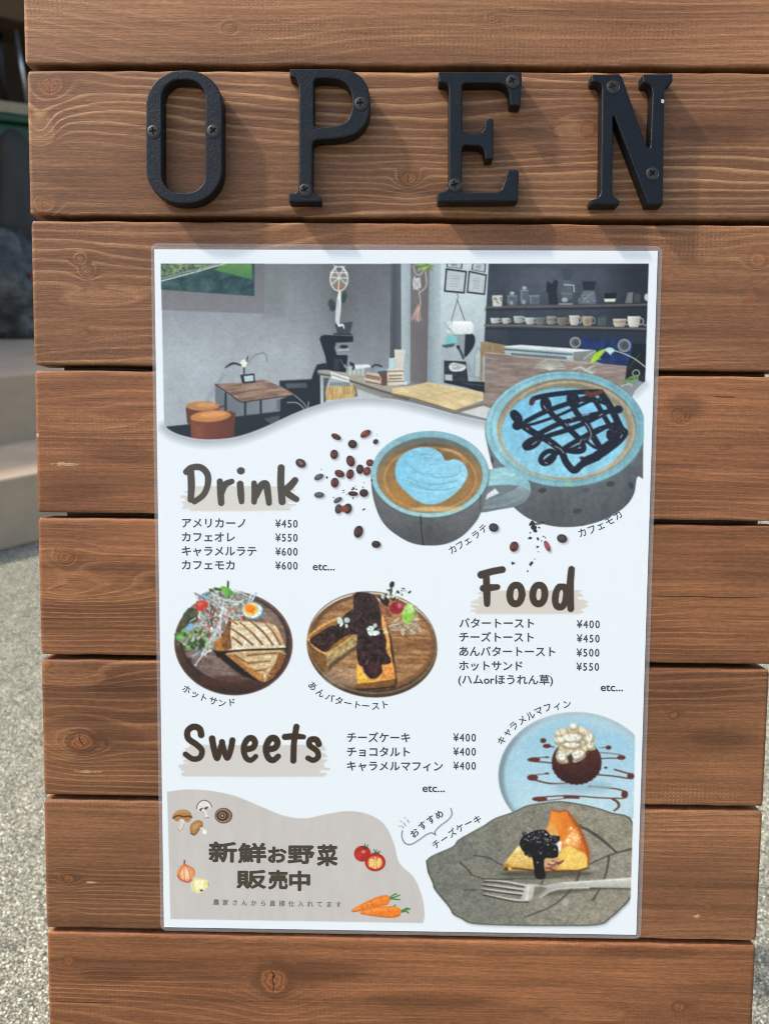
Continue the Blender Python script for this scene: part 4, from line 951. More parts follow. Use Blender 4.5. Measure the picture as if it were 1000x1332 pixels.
for x, y, rx, ry, ro, c, sp in ((448, 142, 52, 28, 27, br, 1), (748, 112, 58, 34, -30, (104, 54, 42), 1), (615, 217, 46, 42, 30, bk, 0), (428, 322, 40, 48, 0, br, 1), (595, 390, 42, 58, -20, br, 1), (792, 408, 38, 36, 0, br, 0), (690, 473, 38, 48, 0, bk, 0), (762, 493, 38, 45, 20, (92, 46, 38), 0), (483, 518, 52, 36, 25, br, 1), (590, 523, 38, 50, 10, br, 1), (434, 610, 40, 50, 0, br, 1), (88, 412, 55, 42, 30, (64, 48, 46), 1), (272, 552, 50, 28, -25, gy, 0), (275, 735, 50, 30, 0, gy, 0), (465, 787, 46, 24, -30, gy, 0), (730, 715, 44, 40, 10, bk, 1), (620, 722, 50, 24, 5, bk, 0), (472, 878, 36, 48, 10, (62, 44, 42), 0), (566, 874, 42, 52, 10, bk, 0), (675, 1110, 46, 62, 15, (58, 34, 32), 1), (855, 1238, 46, 36, 10, bk, 1)):
    bean(*one(Kb, x, y), rx/7.83, ry/7.83, ro, c, sp)
L.ell(*one(Kb, 530, 878), 5, 4.4, (126, 66, 50), soft=2)
L.ell(*one(Kb, 88, 408), 3.6, 1.2, (150, 120, 112), 30, op=.8)
crumbs(Kb)
bake('coffee_bean_print', L, label='scattered dark coffee beans left of the smaller cup')
L = Layer()
for x, y, rx, ry, ro, c, sp in ((104, 125, 30, 26, 20, (50, 44, 46), 0), (230, 243, 27, 32, 15, br, 1), (527, 193, 32, 26, 20, (52, 44, 46), 0), (435, 240, 15, 36, -25, (120, 56, 54), 0)):
    bean(*one(K2, x, y), rx/4.76, ry/4.76, ro, c, sp)
bean(488.5, 574.5, 3.5, 3, -40, bk, 0)
crumbs(K2)
bake('coffee_bean_print', L, label='few dark coffee beans and crumbs above the Food heading')

# --- mocha cup
L = Layer(); w0 = (slice(0, GH), slice(0, GW))
L.clip = L.polya([(610, 470), (838.3, 470), (835.8, 600), (835.8, 622), (830, 700), (610, 700)], w0, 1)
mb = cat(M_(32, 380, 40, 480, 75, 620, 120, 735, 190, 835, 300, 915, 450, 955, 600, 950, 740, 908, 850, 838, 905, 760, 925, 660, 975, 655, 985, 380), 5)
L.fill(mb, lambda X, Y: lerp((118, 124, 128), (80, 84, 88), np.clip((Y-560)/110, 0, 1))*(1-.18*np.clip((X-760)/80, 0, 1))[..., None], 1)
L.ell(*one(M_, 500, 384), 474/4.545, 347/4.545, (88, 104, 110), soft=2.5)
L.ell(*one(M_, 500, 378), 470/4.545, 341/4.545, lambda X, Y: lerp((142, 192, 205), (116, 168, 182), np.clip((X-640)/190, 0, 1)), soft=1)
L.ell(*one(M_, 500, 372), 440/4.545, 318/4.545, (104, 152, 166), soft=3, ring=2, op=.7)
L.ell(*one(M_, 505, 380), 408/4.545, 300/4.545, lambda X, Y: lerp((128, 124, 104), (172, 160, 134), np.clip((Y-500)/110, 0, 1)), soft=2)
L.ell(*one(M_, 512, 385), 392/4.545, 286/4.545, (186, 172, 140), soft=2.5, ring=3, op=.8); L.ell(*one(M_, 520, 380), 398/4.545, 292/4.545, (116, 92, 66), soft=2, ring=1.2, op=.6)
L.ell(*one(M_, 495, 400), 372/4.545, 266/4.545, lambda X, Y: lerp((118, 186, 220), (138, 198, 222), np.clip((Y-520)/90, 0, 1)), soft=3)
for k in range(30):
    t = rnd.uniform(-150, 60); rr = rnd.uniform(.97, 1.05)
    L.ell(*one(M_, 505+382*rr*math.cos(R(t)), 388+278*rr*math.sin(R(t))), rnd.uniform(2, 6), .8, rnd.choice([(206, 190, 150), (150, 120, 80), (120, 170, 180)]), t+90, soft=1.5, op=.5)
cho = (20, 22, 34)
dz = [((300, 222, 318, 196, 420, 174, 560, 160, 700, 156), 24), ((195, 298, 235, 345, 300, 392, 390, 440, 470, 502, 505, 575, 552, 622, 600, 585, 690, 545), 34),
      ((380, 225, 425, 295, 485, 345, 545, 400, 592, 450, 606, 498, 560, 510, 490, 498), 28), ((525, 190, 565, 280, 625, 345, 665, 420, 702, 482), 28), ((650, 172, 690, 235, 745, 330, 790, 400), 24),
      ((268, 332, 370, 280, 500, 232, 640, 188), 24), ((215, 362, 300, 350, 420, 312, 520, 270, 640, 215, 700, 200), 14), ((330, 412, 450, 352, 560, 320, 680, 290, 812, 262), 25), ((275, 475, 400, 418, 520, 380, 640, 330, 730, 285), 24),
      ((378, 572, 460, 512, 580, 440, 700, 378, 810, 345), 24), ((710, 165, 770, 255, 825, 370, 850, 405, 790, 470, 700, 525, 610, 565), 34), ((520, 200, 600, 205, 700, 215, 770, 240), 18),
      ((450, 480, 520, 500, 590, 470, 650, 425), 16), ((690, 480, 660, 420, 720, 380), 16), ((630, 455, 690, 490, 760, 450), 14), ((760, 400, 800, 395, 830, 400), 30)]
for p, wd in dz: L.line(M_(*p), wd*1.18/4.545, cho, 1)
for x, y, rx, ry, ro in ((300, 462, 44, 20, -28), (395, 545, 46, 30, -38), (385, 235, 18, 34, -14), (545, 205, 24, 32, -12), (210, 305, 30, 14, 52), (215, 358, 14, 12, 0), (812, 262, 12, 9, 0), (790, 400, 40, 20, -40)):
    L.ell(*one(M_, x, y), rx/4.545, ry/4.545, cho, ro, ring=29/4.545)
L.fill(M_(640, 545, 690, 500, 760, 455, 820, 400, 855, 400, 840, 440, 770, 510, 690, 560), cho, 1, sm=True)
L.line(M_(625, 165, 660, 175, 712, 155), 6, (96, 48, 30), 2); L.line(M_(300, 225, 310, 205), 6, (72, 40, 36), 2); L.ell(*one(M_, 596, 548), 3, 2, (62, 34, 30))
for p in ((618, 342, 640, 372, 652, 410, 640, 440), (595, 440, 580, 470), (500, 345, 512, 360), (440, 480, 470, 495, 490, 520), (400, 455, 416, 468), (305, 470, 330, 452), (825, 430, 835, 412), (480, 442, 500, 430), (515, 300, 540, 320), (372, 240, 384, 258), (700, 300, 718, 288), (270, 372, 282, 380), (600, 300, 640, 290), (380, 575, 392, 580)):
    L.line(M_(*p), 1.2, (214, 214, 214), .9, .8)
for k in range(34):
    p, wd = rnd.choice(dz); i = rnd.randrange(0, len(p)-2, 2); t = rnd.random()
    x, y = p[i]*(1-t)+p[i+2]*t+rnd.uniform(-8, 8), p[i+1]*(1-t)+p[i+3]*t+rnd.uniform(-8, 8)
    L.ell(*one(M_, x, y), rnd.uniform(.5, 1.2), .5, (150, 160, 176), rnd.uniform(-60, 20), soft=.8, op=.7)
for x, y, rx, ry in ((365, 740, 24, 15), (765, 702, 26, 17), (625, 738, 22, 12), (570, 863, 26, 14), (888, 712, 14, 22), (68, 560, 8, 22), (345, 935, 40, 8), (600, 944, 10, 4)):
    L.ell(*one(M_, x, y), rx/4.545, ry/4.545, (44, 48, 54), -10, soft=1.5, op=.75 if rx != 22 else .4)
L.ell(*one(M_, 515, 700), 7, 1.8, (150, 190, 120), soft=2, op=.6)
L.grain(.09, 2.2, 2.2, 100); L.grain(.12, 10, 26, 102); L.clip = None
photo(L, 1, 0.05); bake('mocha_cup_picture', L, label='larger blue cup with dark chocolate lattice drizzle')

# --- latte cup
L = Layer()
lb = cat(L_(55, 320, 60, 410, 85, 510, 125, 590, 190, 650, 280, 700, 375, 716, 480, 706, 570, 662, 640, 590, 675, 530, 705, 440, 718, 330), 5)
L.fill(L_(690, 300, 735, 285, 800, 272, 880, 288, 940, 345, 957, 410, 930, 462, 870, 495, 780, 512, 668, 528, 660, 480, 690, 460), lambda X, Y: lerp((150, 172, 178), (98, 110, 116), np.clip((Y-625)/40, 0, 1)), 1, sm=True)
L.fill(L_(700, 380, 760, 376, 840, 372, 890, 378, 868, 400, 800, 428, 740, 450, 695, 456), (104, 118, 124), 1)
L.fill(L_(703, 432, 755, 392, 778, 420, 700, 456), (210, 218, 224), .9)
L.fill(L_(712, 300, 800, 273, 885, 292, 945, 355, 957, 412, 930, 392, 880, 372, 800, 370, 715, 378), lambda X, Y: lerp((150, 198, 208), (128, 176, 188), np.clip((X-640)/50, 0, 1)), 1.2)
L.line(L_(745, 330, 800, 310, 860, 318), 3, (190, 222, 228), 3, .7); L.line(L_(690, 500, 780, 492, 870, 460, 920, 430), 2, (146, 168, 174), 3, .6)
L.fill(lb, lambda X, Y: lerp((120, 124, 126), (76, 78, 80), np.clip((Y-620)/80, 0, 1))*(1-.2*np.exp(-((X-482)/8)**2)+.08*np.exp(-((X-600)/20)**2))[..., None], 1)
L.ell(*one(L_, 388, 318), 333/4.348, 247/4.348, (84, 92, 94), soft=2.5)
L.ell(*one(L_, 387, 312), 331/4.348, 244/4.348, lambda X, Y: lerp((126, 174, 188), (150, 196, 206), np.clip((Y-570)/90, 0, 1)), soft=1)
L.ell(*one(L_, 385, 318), 300/4.348, 215/4.348, lambda X, Y: lerp((96, 104, 98), (132, 116, 82), np.clip((Y-575)/40, 0, 1)), soft=2)
L.ell(*one(L_, 388, 332), 284/4.348, 196/4.348, lambda X, Y: lerp((96, 78, 54), (164, 126, 72), np.clip(.5*np.abs(X-559)/60+.5*(Y-575)/80+.35*(fbm(X, Y, 7, 5, 110)-.5), 0, 1)), soft=2)
L.ell(*one(L_, 388, 338), 258/4.348, 176/4.348, (204, 170, 112), soft=2.2, ring=1.6, op=.7); L.ell(*one(L_, 392, 344), 240/4.348, 164/4.348, (150, 102, 54), soft=2.5, ring=2.6, op=.7)
L.ell(*one(L_, 230, 420), 14, 20, (168, 122, 56), -35, soft=6, op=.6); L.ell(*one(L_, 420, 510), 34, 3.4, (214, 184, 130), soft=3, op=.7)
L.line(L_(455, 175, 510, 180, 560, 210, 590, 250), 4, (176, 138, 88), 3, .8); L.line(L_(470, 170, 520, 185, 560, 200), 1.2, (214, 190, 140), 1.5, .7)
heart = L_(190, 300, 205, 235, 250, 188, 330, 160, 400, 165, 450, 195, 478, 236, 530, 228, 580, 255, 600, 310, 575, 370, 520, 430, 440, 476, 370, 482, 310, 460, 250, 410, 205, 360)
L.fill(heart, (150, 120, 70), 3, .6, sm=True); L.fill(heart, lambda X, Y: lerp((122, 190, 220), (146, 206, 230), np.clip((X-510)/90, 0, 1)), 1.4, sm=True)
for p in ((248, 348, 330, 385, 440, 405, 530, 388), (275, 275, 345, 318, 440, 332, 520, 325, 556, 298, 556, 270), (260, 330, 340, 362, 430, 372, 540, 350), (330, 205, 370, 200, 400, 210), (360, 225, 395, 220), (390, 262, 410, 255, 425, 270), (310, 300, 400, 318), (270, 372, 330, 395, 400, 402)):
    L.line(L_(*p), 1.2, (90, 150, 180), 1.2, .85); L.line([(x+.9, y+1.3) for x, y in L_(*p)], .9, (176, 222, 238), 1.2, .7)
L.line(L_(335, 548, 340, 630, 349, 712), 1.3, (22, 24, 26), .9, .9); L.line(L_(673, 430, 670, 520), 1.0, (48, 52, 54), 1, .8); L.ell(*one(L_, 380, 645), 6, 9, (64, 66, 66), soft=5, op=.6)
L.ell(*one(L_, 58, 346), 1.2, 1, (30, 34, 36))
L.grain(.09, 2.2, 2.2, 112); L.grain(.07, 16, 7, 114)
photo(L, 1, 0.05); bake('latte_cup_picture', L, label='smaller blue cup with heart latte art and a handle')

# --- hot sandwich plate
L = Layer()
L.ell(*one(S1, 493, 512), 452/5.882, 396/5.882, lambda X, Y: lerp((96, 72, 66), (50, 32, 30), np.clip((Y-790)/110, 0, 1)), 4, soft=1.2)
L.ell(*one(S1, 500, 488), 415/5.882, 348/5.882, (50, 34, 32), 4, soft=2.5)
L.ell(*one(S1, 500, 482), 398/5.882, 330/5.882, streaky((92, 74, 70), (140, 122, 116), 26, 3.2, 120, 4), 4, soft=3)
L.ell(*one(S1, 490, 805), 44, 7, (72, 44, 36), 2, soft=8, op=.8); L.line(S1(210, 760, 400, 772, 560, 765), 1.2, (60, 46, 44), 2, .6)
L.ell(*one(S1, 492, 510), 447/5.882, 391/5.882, (140, 112, 96), 4, ring=.9, soft=1.4, op=.5)
L.ell(*one(S1, 160, 640), 3, 4, (48, 28, 24), soft=3, op=.7)
L.fill(S1(110, 280, 170, 235, 240, 160, 330, 110, 470, 110, 600, 150, 640, 200, 540, 330, 440, 380, 380, 480, 330, 560, 250, 600, 160, 560, 60, 480, 120, 380), streaky((96, 104, 88), (186, 192, 190), 3, 3, 124), 2, .95)
L.fill(S1(110, 290, 150, 240, 215, 240, 230, 330, 140, 390, 100, 380), streaky((38, 46, 34), (86, 92, 66), 4, 4, 126), 1.5); L.fill(S1(220, 150, 300, 110, 320, 160, 230, 200), (110, 150, 160), 1.5)
for k in range(210):
    x, y = rnd.gauss(370, 110), rnd.gauss(290, 110)
    if not (120 < x < 640 and 100 < y < 620) or x+y*1.0 > 1010 or (x < 190 and y < 240): continue
    an = rnd.gauss(100, 45) if y > 250 else rnd.gauss(30, 40); ln = rnd.uniform(25, 75)
    c = rnd.choice([(206, 214, 220), (222, 228, 232), (182, 196, 206), (150, 186, 214), (206, 200, 200), (216, 196, 190), (190, 96, 84), (176, 74, 62), (120, 96, 84), (70, 82, 58), (60, 50, 48)])
    L.line(S1(x, y, x+ln*.5*math.cos(R(an))+rnd.uniform(-8, 8), y+ln*.5*math.sin(R(an)), x+ln*math.cos(R(an)), y+ln*math.sin(R(an))), rnd.uniform(.9, 2.2), c, .9, .9)
for p in ((190, 122, 290, 160, 390, 205), (330, 130, 430, 180, 540, 195), (420, 180, 400, 300, 390, 400), (330, 560, 260, 600, 200, 680), (360, 430, 300, 520, 250, 600), (480, 120, 560, 130, 650, 170), (632, 125, 610, 190), (665, 128, 630, 190), (400, 320, 360, 420, 290, 520)): L.line(S1(*p), rnd.uniform(1.6, 2.6), rnd.choice([(206, 216, 226), (168, 196, 222), (190, 200, 206)]), .9, .95)
L.ell(*one(S1, 250, 222), 8.5, 6.8, (186, 58, 50), -15); L.ell(*one(S1, 236, 210), 3, 2, (226, 140, 124), soft=2, op=.7)
for k in range(34): L.ell(*one(S1, rnd.uniform(60, 300), rnd.uniform(395, 545)), rnd.uniform(1.5, 4), rnd.uniform(1.2, 3), rnd.choice([(74, 128, 52), (112, 168, 84), (48, 84, 40), (150, 196, 130), (40, 62, 34)]), rnd.uniform(0, 180), soft=1.2, op=.9)
for k in range(14): L.ell(*one(S1, rnd.uniform(170, 270), rnd.uniform(480, 560)), rnd.uniform(1.5, 3.2), 2, (46, 62, 32), rnd.uniform(0, 180), soft=1.2, op=.8)
L.ell(*one(S1, 160, 385), 4, 5.5, (128, 178, 218), 40, soft=2); L.ell(*one(S1, 85, 465), 5, 3.6, (116, 176, 96), 0, soft=2)
L.line(S1(452, 40, 450, 100), 2.6, (58, 86, 50), 1); 
for x, y in ((430, 100), (455, 105), (470, 125), (440, 128), (415, 92)): L.ell(*one(S1, x, y), 4, 3, rnd.choice([(106, 178, 66), (86, 150, 52)]), rnd.uniform(0, 90), soft=1.3)
for x, y in ((325, 105), (360, 95), (385, 100)): L.ell(*one(S1, x, y), 3.4, 2, (62, 90, 48), 20, soft=1.3)
L.ell(*one(S1, 640, 263), 82/5.882, 66/5.882, (96, 140, 166), 0); L.ell(*one(S1, 636, 258), 76/5.882, 59/5.882, (206, 226, 228), 0, soft=1.5)
L.ell(*one(S1, 626, 252), 54/5.882, 47/5.882, (240, 186, 74), soft=1.6); L.ell(*one(S1, 620, 245), 6, 5, (236, 124, 34), soft=2.5); L.ell(*one(S1, 632, 268), 3.5, 2, (232, 110, 30), soft=2, op=.8)
L.fill(S1(330, 560, 430, 590, 690, 805, 640, 790, 560, 760, 430, 660), (18, 12, 12), 3, .9)
L.fill(S1(336, 520, 370, 480, 410, 450, 440, 570, 380, 575), (172, 112, 52), 1.5); L.fill(S1(350, 570, 440, 572, 440, 610, 370, 620), (26, 18, 14), 2)
L.fill(S1(430, 592, 560, 570, 850, 562, 895, 590, 850, 700, 790, 775, 735, 805, 690, 795, 560, 695), streaky((198, 166, 116), (216, 200, 160), 7, 5, 130), 1)
L.fill(S1(840, 575, 895, 592, 850, 705, 790, 780, 735, 805, 760, 740, 815, 660), streaky((104, 64, 34), (156, 106, 62), 3, 3, 131), 1.6)
L.fill(S1(430, 592, 480, 596, 600, 680, 720, 760, 735, 805, 690, 798, 560, 697), streaky((150, 92, 42), (196, 140, 74), 4, 4, 132), 1.8)
for p in ((600, 604, 700, 594, 820, 586), (610, 662, 690, 655, 770, 645), (500, 600, 560, 640, 600, 660), (660, 720, 720, 715, 750, 700)): L.line(S1(*p), 2.6, (112, 68, 36), 2, .8)
for k in range(40): L.ell(*one(S1, rnd.uniform(560, 820), rnd.uniform(580, 770)), rnd.uniform(.6, 1.6), rnd.uniform(.5, 1), rnd.choice([(130, 84, 48), (232, 216, 180)]), rnd.uniform(0, 180), soft=1, op=.5)
L.fill(S1(458, 330, 620, 338, 800, 360, 835, 395, 895, 548, 600, 556, 430, 572, 404, 525, 440, 385), streaky((206, 192, 160), (226, 220, 198), 8, 6, 133), 1)
L.fill(S1(455, 330, 480, 345, 468, 430, 480, 548, 430, 572, 402, 525, 405, 470), streaky((84, 50, 30), (150, 100, 56), 2.4, 6, 134), 1.4)
L.line(S1(462, 333, 620, 340, 800, 362, 836, 398, 880, 500), 2.2, (150, 96, 52), 2, .8)
for p in ((478, 398, 560, 455, 640, 522), (545, 352, 640, 435, 715, 522), (625, 342, 720, 425, 795, 522), (735, 358, 800, 430, 852, 520), (482, 460, 520, 490, 558, 522), (490, 345, 520, 365)): L.line(S1(*p), [1.6, 2.8, 2.4], (116, 70, 40), 1.2, .9)
for p in ((760, 365, 820, 430, 870, 510), (590, 390, 620, 415)): L.line(S1(*p), 4, (186, 140, 84), 4, .6)
L.line(S1(430, 573, 600, 562, 895, 551), 2.2, (40, 24, 16), 1, .9)
L.grain(.22, 3.2, 2.4, 137); L.grain(.12, 1.6, 1.6, 136)
photo(L, 1, 0.1); bake('sandwich_plate_picture', L, label='round dark plate with a grilled sandwich, salad and half an egg')

# --- red bean butter toast plate
L = Layer()
L.ell(*one(S2, 494, 475), 447/5.263, 352/5.263, lambda X, Y: lerp((116, 88, 60), (66, 54, 42), np.clip((Y-830)/70, 0, 1)), 6, soft=1.2)
L.ell(*one(S2, 494, 452), 440/5.263, 346/5.263, (132, 106, 76), 6, soft=1.4, ring=1.6)
L.ell(*one(S2, 496, 446), 420/5.263, 328/5.263, lambda X, Y: lerp((96, 64, 38), (126, 88, 56), np.clip((X-400)/140, 0, 1)), 6, soft=2)
L.ell(*one(S2, 502, 440), 396/5.263, 300/5.263, streaky((118, 80, 48), (182, 140, 96), 30, 2.6, 140, 3), 6, soft=3)
L.ell(*one(S2, 300, 690), 26, 12, (176, 150, 126), 10, soft=8, op=.6); L.line(S2(620, 410, 760, 404, 900, 408), .9, (96, 62, 38), 1.2, .7); L.line(S2(620, 530, 760, 540, 880, 535), .8, (96, 62, 38), 1.2, .5)
L.fill(S2(52, 430, 80, 560, 185, 642, 260, 590, 385, 490, 395, 380, 280, 290, 140, 350), (140, 100, 54), 1.2)
L.fill(S2(52, 430, 80, 560, 160, 640, 190, 640, 180, 520, 90, 470), streaky((96, 66, 36), (140, 98, 54), 3, 3, 142), 1.4)
L.fill(S2(180, 525, 290, 460, 385, 385, 392, 490, 260, 590, 190, 640), streaky((120, 100, 68), (196, 172, 116), 5, 3, 143, -35), 1.2)
L.fill(S2(200, 600, 385, 470, 392, 490, 190, 645), (70, 54, 40), 2, .8)
L.line(S2(55, 415, 140, 345, 270, 280), 2.6, (214, 158, 84), 1.2); L.line(S2(60, 430, 110, 490, 180, 528), 3, (224, 178, 104), 1.2); L.line(S2(180, 525, 290, 462, 385, 388), 2, (206, 162, 86), 1.2, .9)
L.fill(S2(68, 440, 130, 385, 210, 340, 255, 330, 320, 250, 385, 235, 420, 380, 330, 400, 250, 450, 180, 515, 120, 490), streaky((16, 9, 11), (82, 54, 52), 3, 3, 144), 1.2, sm=True)
L.fill(S2(600, 340, 625, 420, 665, 700, 662, 740, 640, 750, 600, 400), (30, 18, 14), 3, .85)
L.fill(S2(358, 120, 430, 108, 540, 150, 575, 280, 605, 400, 652, 700, 640, 752, 400, 770, 388, 640, 398, 400, 375, 240), streaky((206, 146, 72), (226, 172, 92), 5, 5, 146), 1.2)
L.fill(S2(360, 122, 400, 125, 415, 160, 390, 220, 375, 240), (120, 62, 48), 1.2); L.fill(S2(388, 645, 450, 690, 520, 725, 392, 735), (228, 184, 62), 3); L.fill(S2(560, 640, 640, 600, 652, 690, 560, 720), (222, 146, 72), 4)
L.fill(S2(392, 735, 520, 722, 650, 700, 655, 740, 640, 756, 400, 772), (118, 78, 40), 1.4); L.line(S2(400, 772, 520, 768, 650, 752), 1.8, (36, 24, 18), 1.2)
L.line(S2(560, 270, 600, 400, 612, 480), 3, (230, 172, 110), 2, .9)
L.fill(S2(370, 128, 440, 108, 500, 125, 545, 180, 558, 260, 560, 340, 590, 430, 590, 500, 625, 575, 600, 600, 560, 605, 565, 650, 530, 692, 485, 698, 440, 655, 430, 620, 398, 590, 388, 490, 395, 380, 375, 300), streaky((14, 8, 11), (78, 50, 52), 3.2, 3.2, 148), 1.2, sm=True)
L.ell(*one(S2, 510, 630), 8, 7, (84, 42, 46), soft=5, op=.6); L.line(S2(455, 600, 470, 570), 1.4, (150, 120, 120), 1.2, .7)
for cx, cy, n in ((295, 318, 9), (497, 360, 11)):
    for k in range(n): L.ell(*one(S2, cx+rnd.uniform(-30, 30), cy+rnd.uniform(-32, 32)), rnd.uniform(2.6, 4.4), rnd.uniform(2, 3.4), rnd.choice([(204, 224, 220), (222, 234, 230), (186, 208, 206)]), rnd.uniform(0, 180), soft=1.2)
L.ell(*one(S2, 300, 342), 2, 3.4, (30, 22, 22), 20, soft=1)
L.fill(S2(540, 190, 590, 180, 640, 230, 630, 280, 590, 310, 560, 260), streaky((104, 62, 42), (176, 116, 70), 4, 4, 150), 1.6); L.fill(S2(535, 140, 570, 120, 615, 170, 600, 210, 560, 180), (40, 26, 26), 1.6)
for k in range(44): L.ell(*one(S2, rnd.gauss(625, 48), rnd.gauss(120, 24)), rnd.uniform(1, 3), rnd.uniform(.8, 1.8), rnd.choice([(214, 226, 222), (196, 210, 206), (30, 46, 34), (58, 76, 50), (226, 232, 230)]), rnd.uniform(0, 180), soft=1, op=.95)
L.ell(*one(S2, 630, 55), 3, 4.4, (34, 38, 38), 20, soft=1.2); L.line(S2(628, 70, 630, 105), 1.2, (50, 56, 52), 1)
for k in range(64):
    x, y = rnd.gauss(690, 55), rnd.gauss(345, 34); an = rnd.uniform(-40, 80)
    L.line(S2(x, y, x+30*math.cos(R(an)), y+30*math.sin(R(an))), 1.1, rnd.choice([(206, 214, 204), (186, 196, 182), (222, 226, 216), (150, 150, 130)]), .9, .9)
for k in range(14): L.line(S2(780+rnd.uniform(-10, 10), 200+k*12, 808, 206+k*12), .9, (190, 200, 184), .9, .7)
L.ell(*one(S2, 742, 252), 8.4, 13, (150, 196, 96), 10, soft=1.6); L.ell(*one(S2, 750, 220), 5, 5.4, (186, 216, 150), soft=3, op=.8); L.ell(*one(S2, 740, 285), 5, 5, (124, 180, 60), soft=3, op=.8)
L.ell(*one(S2, 662, 215), 9, 8, (146, 28, 44)); L.ell(*one(S2, 682, 200), 2.6, 3.6, (206, 120, 130), soft=2, op=.8); L.line(S2(640, 190, 650, 240), 1.4, (90, 14, 30), 1.4, .7)
L.grain(.22, 3.2, 2.4, 153); L.grain(.12, 1.6, 1.6, 152)
photo(L, 1, 0.1); bake('toast_plate_picture', L, label='round wooden plate with two bars of red bean toast')

# --- caramel muffin plate
L = Layer(); L.clip = L.polya([(640, 900), (826.3, 900), (823, 1075), (640, 1075)], w0, 1)
L.ell(*one(MU, 540, 520), 500/5, 414/5, lambda X, Y: lerp((118, 142, 154), (168, 188, 198), np.clip((X-650)/60, 0, 1)), soft=2)
L.ell(*one(MU, 545, 530), 470/5, 400/5, (164, 200, 216), soft=5); L.ell(*one(MU, 550, 535), 430/5, 372/5, lambda X, Y: lerp((150, 196, 218), (182, 212, 224), np.clip((Y-960)/90, 0, 1)), soft=9)
L.ell(*one(MU, 700, 190), 20, 6, (176, 204, 216), 20, soft=10, op=.6); L.line(MU(160, 380, 185, 350), 1, (220, 232, 238), 1.2, .7)
cm_ = (92, 44, 36)
for x, y, rx, ry in ((331, 292, 20, 16), (355, 327, 27, 14), (270, 416, 42, 14), (262, 532, 36, 20), (308, 672, 50, 15), (755, 337, 19, 14), (838, 402, 27, 15), (900, 523, 24, 20), (860, 642, 22, 26), (737, 468, 12, 7), (632, 589, 12, 7), (355, 400, 16, 5), (355, 506, 16, 6)): L.ell(*one(MU, x, y), rx/5, ry/5, cm_, soft=1)
for p, wd in (((370, 330, 400, 333), 1.2), ((260, 404, 310, 402, 360, 400), 1), ((270, 428, 330, 432, 388, 437), 1.6), ((245, 520, 300, 512, 355, 507), 1), ((270, 546, 370, 570, 480, 570), 2), ((320, 660, 500, 650, 700, 664, 850, 668), 1.6), ((470, 660, 560, 662), 3.4), ((300, 688, 420, 674, 500, 664), 1), ((870, 640, 835, 612, 740, 598, 630, 588), 1.8), ((780, 672, 812, 690, 822, 720, 792, 748), [2.6, 3.4, 2]), ((700, 370, 760, 374, 835, 384), .9), ((705, 408, 770, 406, 840, 408), 1.4), ((795, 480, 850, 496, 905, 512), 2), ((680, 514, 780, 522, 885, 538), 1.8), ((700, 338, 740, 336), .8)): L.line(MU(*p), wd, cm_, .9, .95)
L.ell(*one(MU, 590, 590), 36, 8, (140, 172, 190), soft=10, op=.7)
n = 60; ser = []
for k in range(n):
    t = 2*math.pi*k/n; rr = 1+(.035 if k % 2 and math.sin(t) > .15 else 0)
    ser += MU(548+162*rr*math.cos(t), 430+146*rr*math.sin(t))
L.fill(ser, lambda X, Y: lerp((78, 38, 34), (48, 22, 22), np.clip((Y-975)/45+.5*(fbm(X, Y, 4, 4, 160)-.5), 0, 1)), 1)
for k in range(26):
    t = 2*math.pi*(.02+.46*k/26); L.line(MU(548+150*math.cos(t), 430+132*math.sin(t), 548+128*math.cos(t), 430+100*math.sin(t)), .9, (30, 14, 14), 1, .5)
L.fill(MU(400, 260, 420, 215, 500, 205, 535, 175, 570, 205, 630, 225, 665, 270, 660, 320, 670, 350, 610, 360, 600, 400, 540, 435, 510, 420, 480, 440, 430, 430, 415, 380, 430, 330, 400, 300), (196, 190, 166), 1.2, sm=True)
for x, y, rx, ry, ro in ((530, 200, 26, 22, 0), (450, 240, 44, 26, -15), (595, 232, 48, 26, 20), (520, 275, 70, 36, 0), (440, 290, 36, 24, 0), (635, 275, 28, 36, 20), (450, 395, 34, 40, 20), (560, 385, 50, 32, -20), (640, 325, 26, 26, 0), (520, 320, 60, 24, 0)):
    L.ell(*one(MU, x, y+6), rx/5*1.04, ry/5*1.04, (138, 128, 104), ro, soft=2.5, op=.7); L.ell(*one(MU, x-4, y-4), rx/5*.86, ry/5*.8, rnd.choice([(232, 230, 218), (220, 224, 218), (226, 218, 196)]), ro, soft=3)
for p in ((430, 320, 500, 345, 560, 340), (500, 240, 560, 245, 600, 240), (455, 440, 500, 430, 505, 400), (580, 350, 620, 370)): L.line(MU(*p), 1.4, (180, 124, 66), 2, .75)
for p in ((430, 215, 450, 262), (480, 215, 500, 262), (560, 205, 560, 262), (610, 215, 630, 270), (655, 250, 640, 320), (410, 270, 440, 310), (540, 270, 545, 310), (590, 280, 610, 320)): L.line(MU(*p), 1.0, (128, 122, 102), 1.6, .7)
for p in ((540, 425, 590, 400, 605, 375), (430, 345, 425, 400, 450, 435), (480, 300, 560, 305)): L.line(MU(*p), 1.3, (96, 96, 84), 2, .6)
L.fill(MU(485, 395, 510, 375, 525, 400, 520, 435, 495, 430), (52, 40, 34), 2, .9)
L.grain(.30, 2.6, 2.2, 167, ser); L.grain(.06, 1.8, 1.8, 164); L.clip = None
photo(L, 1, 0.03); bake('muffin_plate_picture', L, label='pale blue plate with a cream topped chocolate muffin')

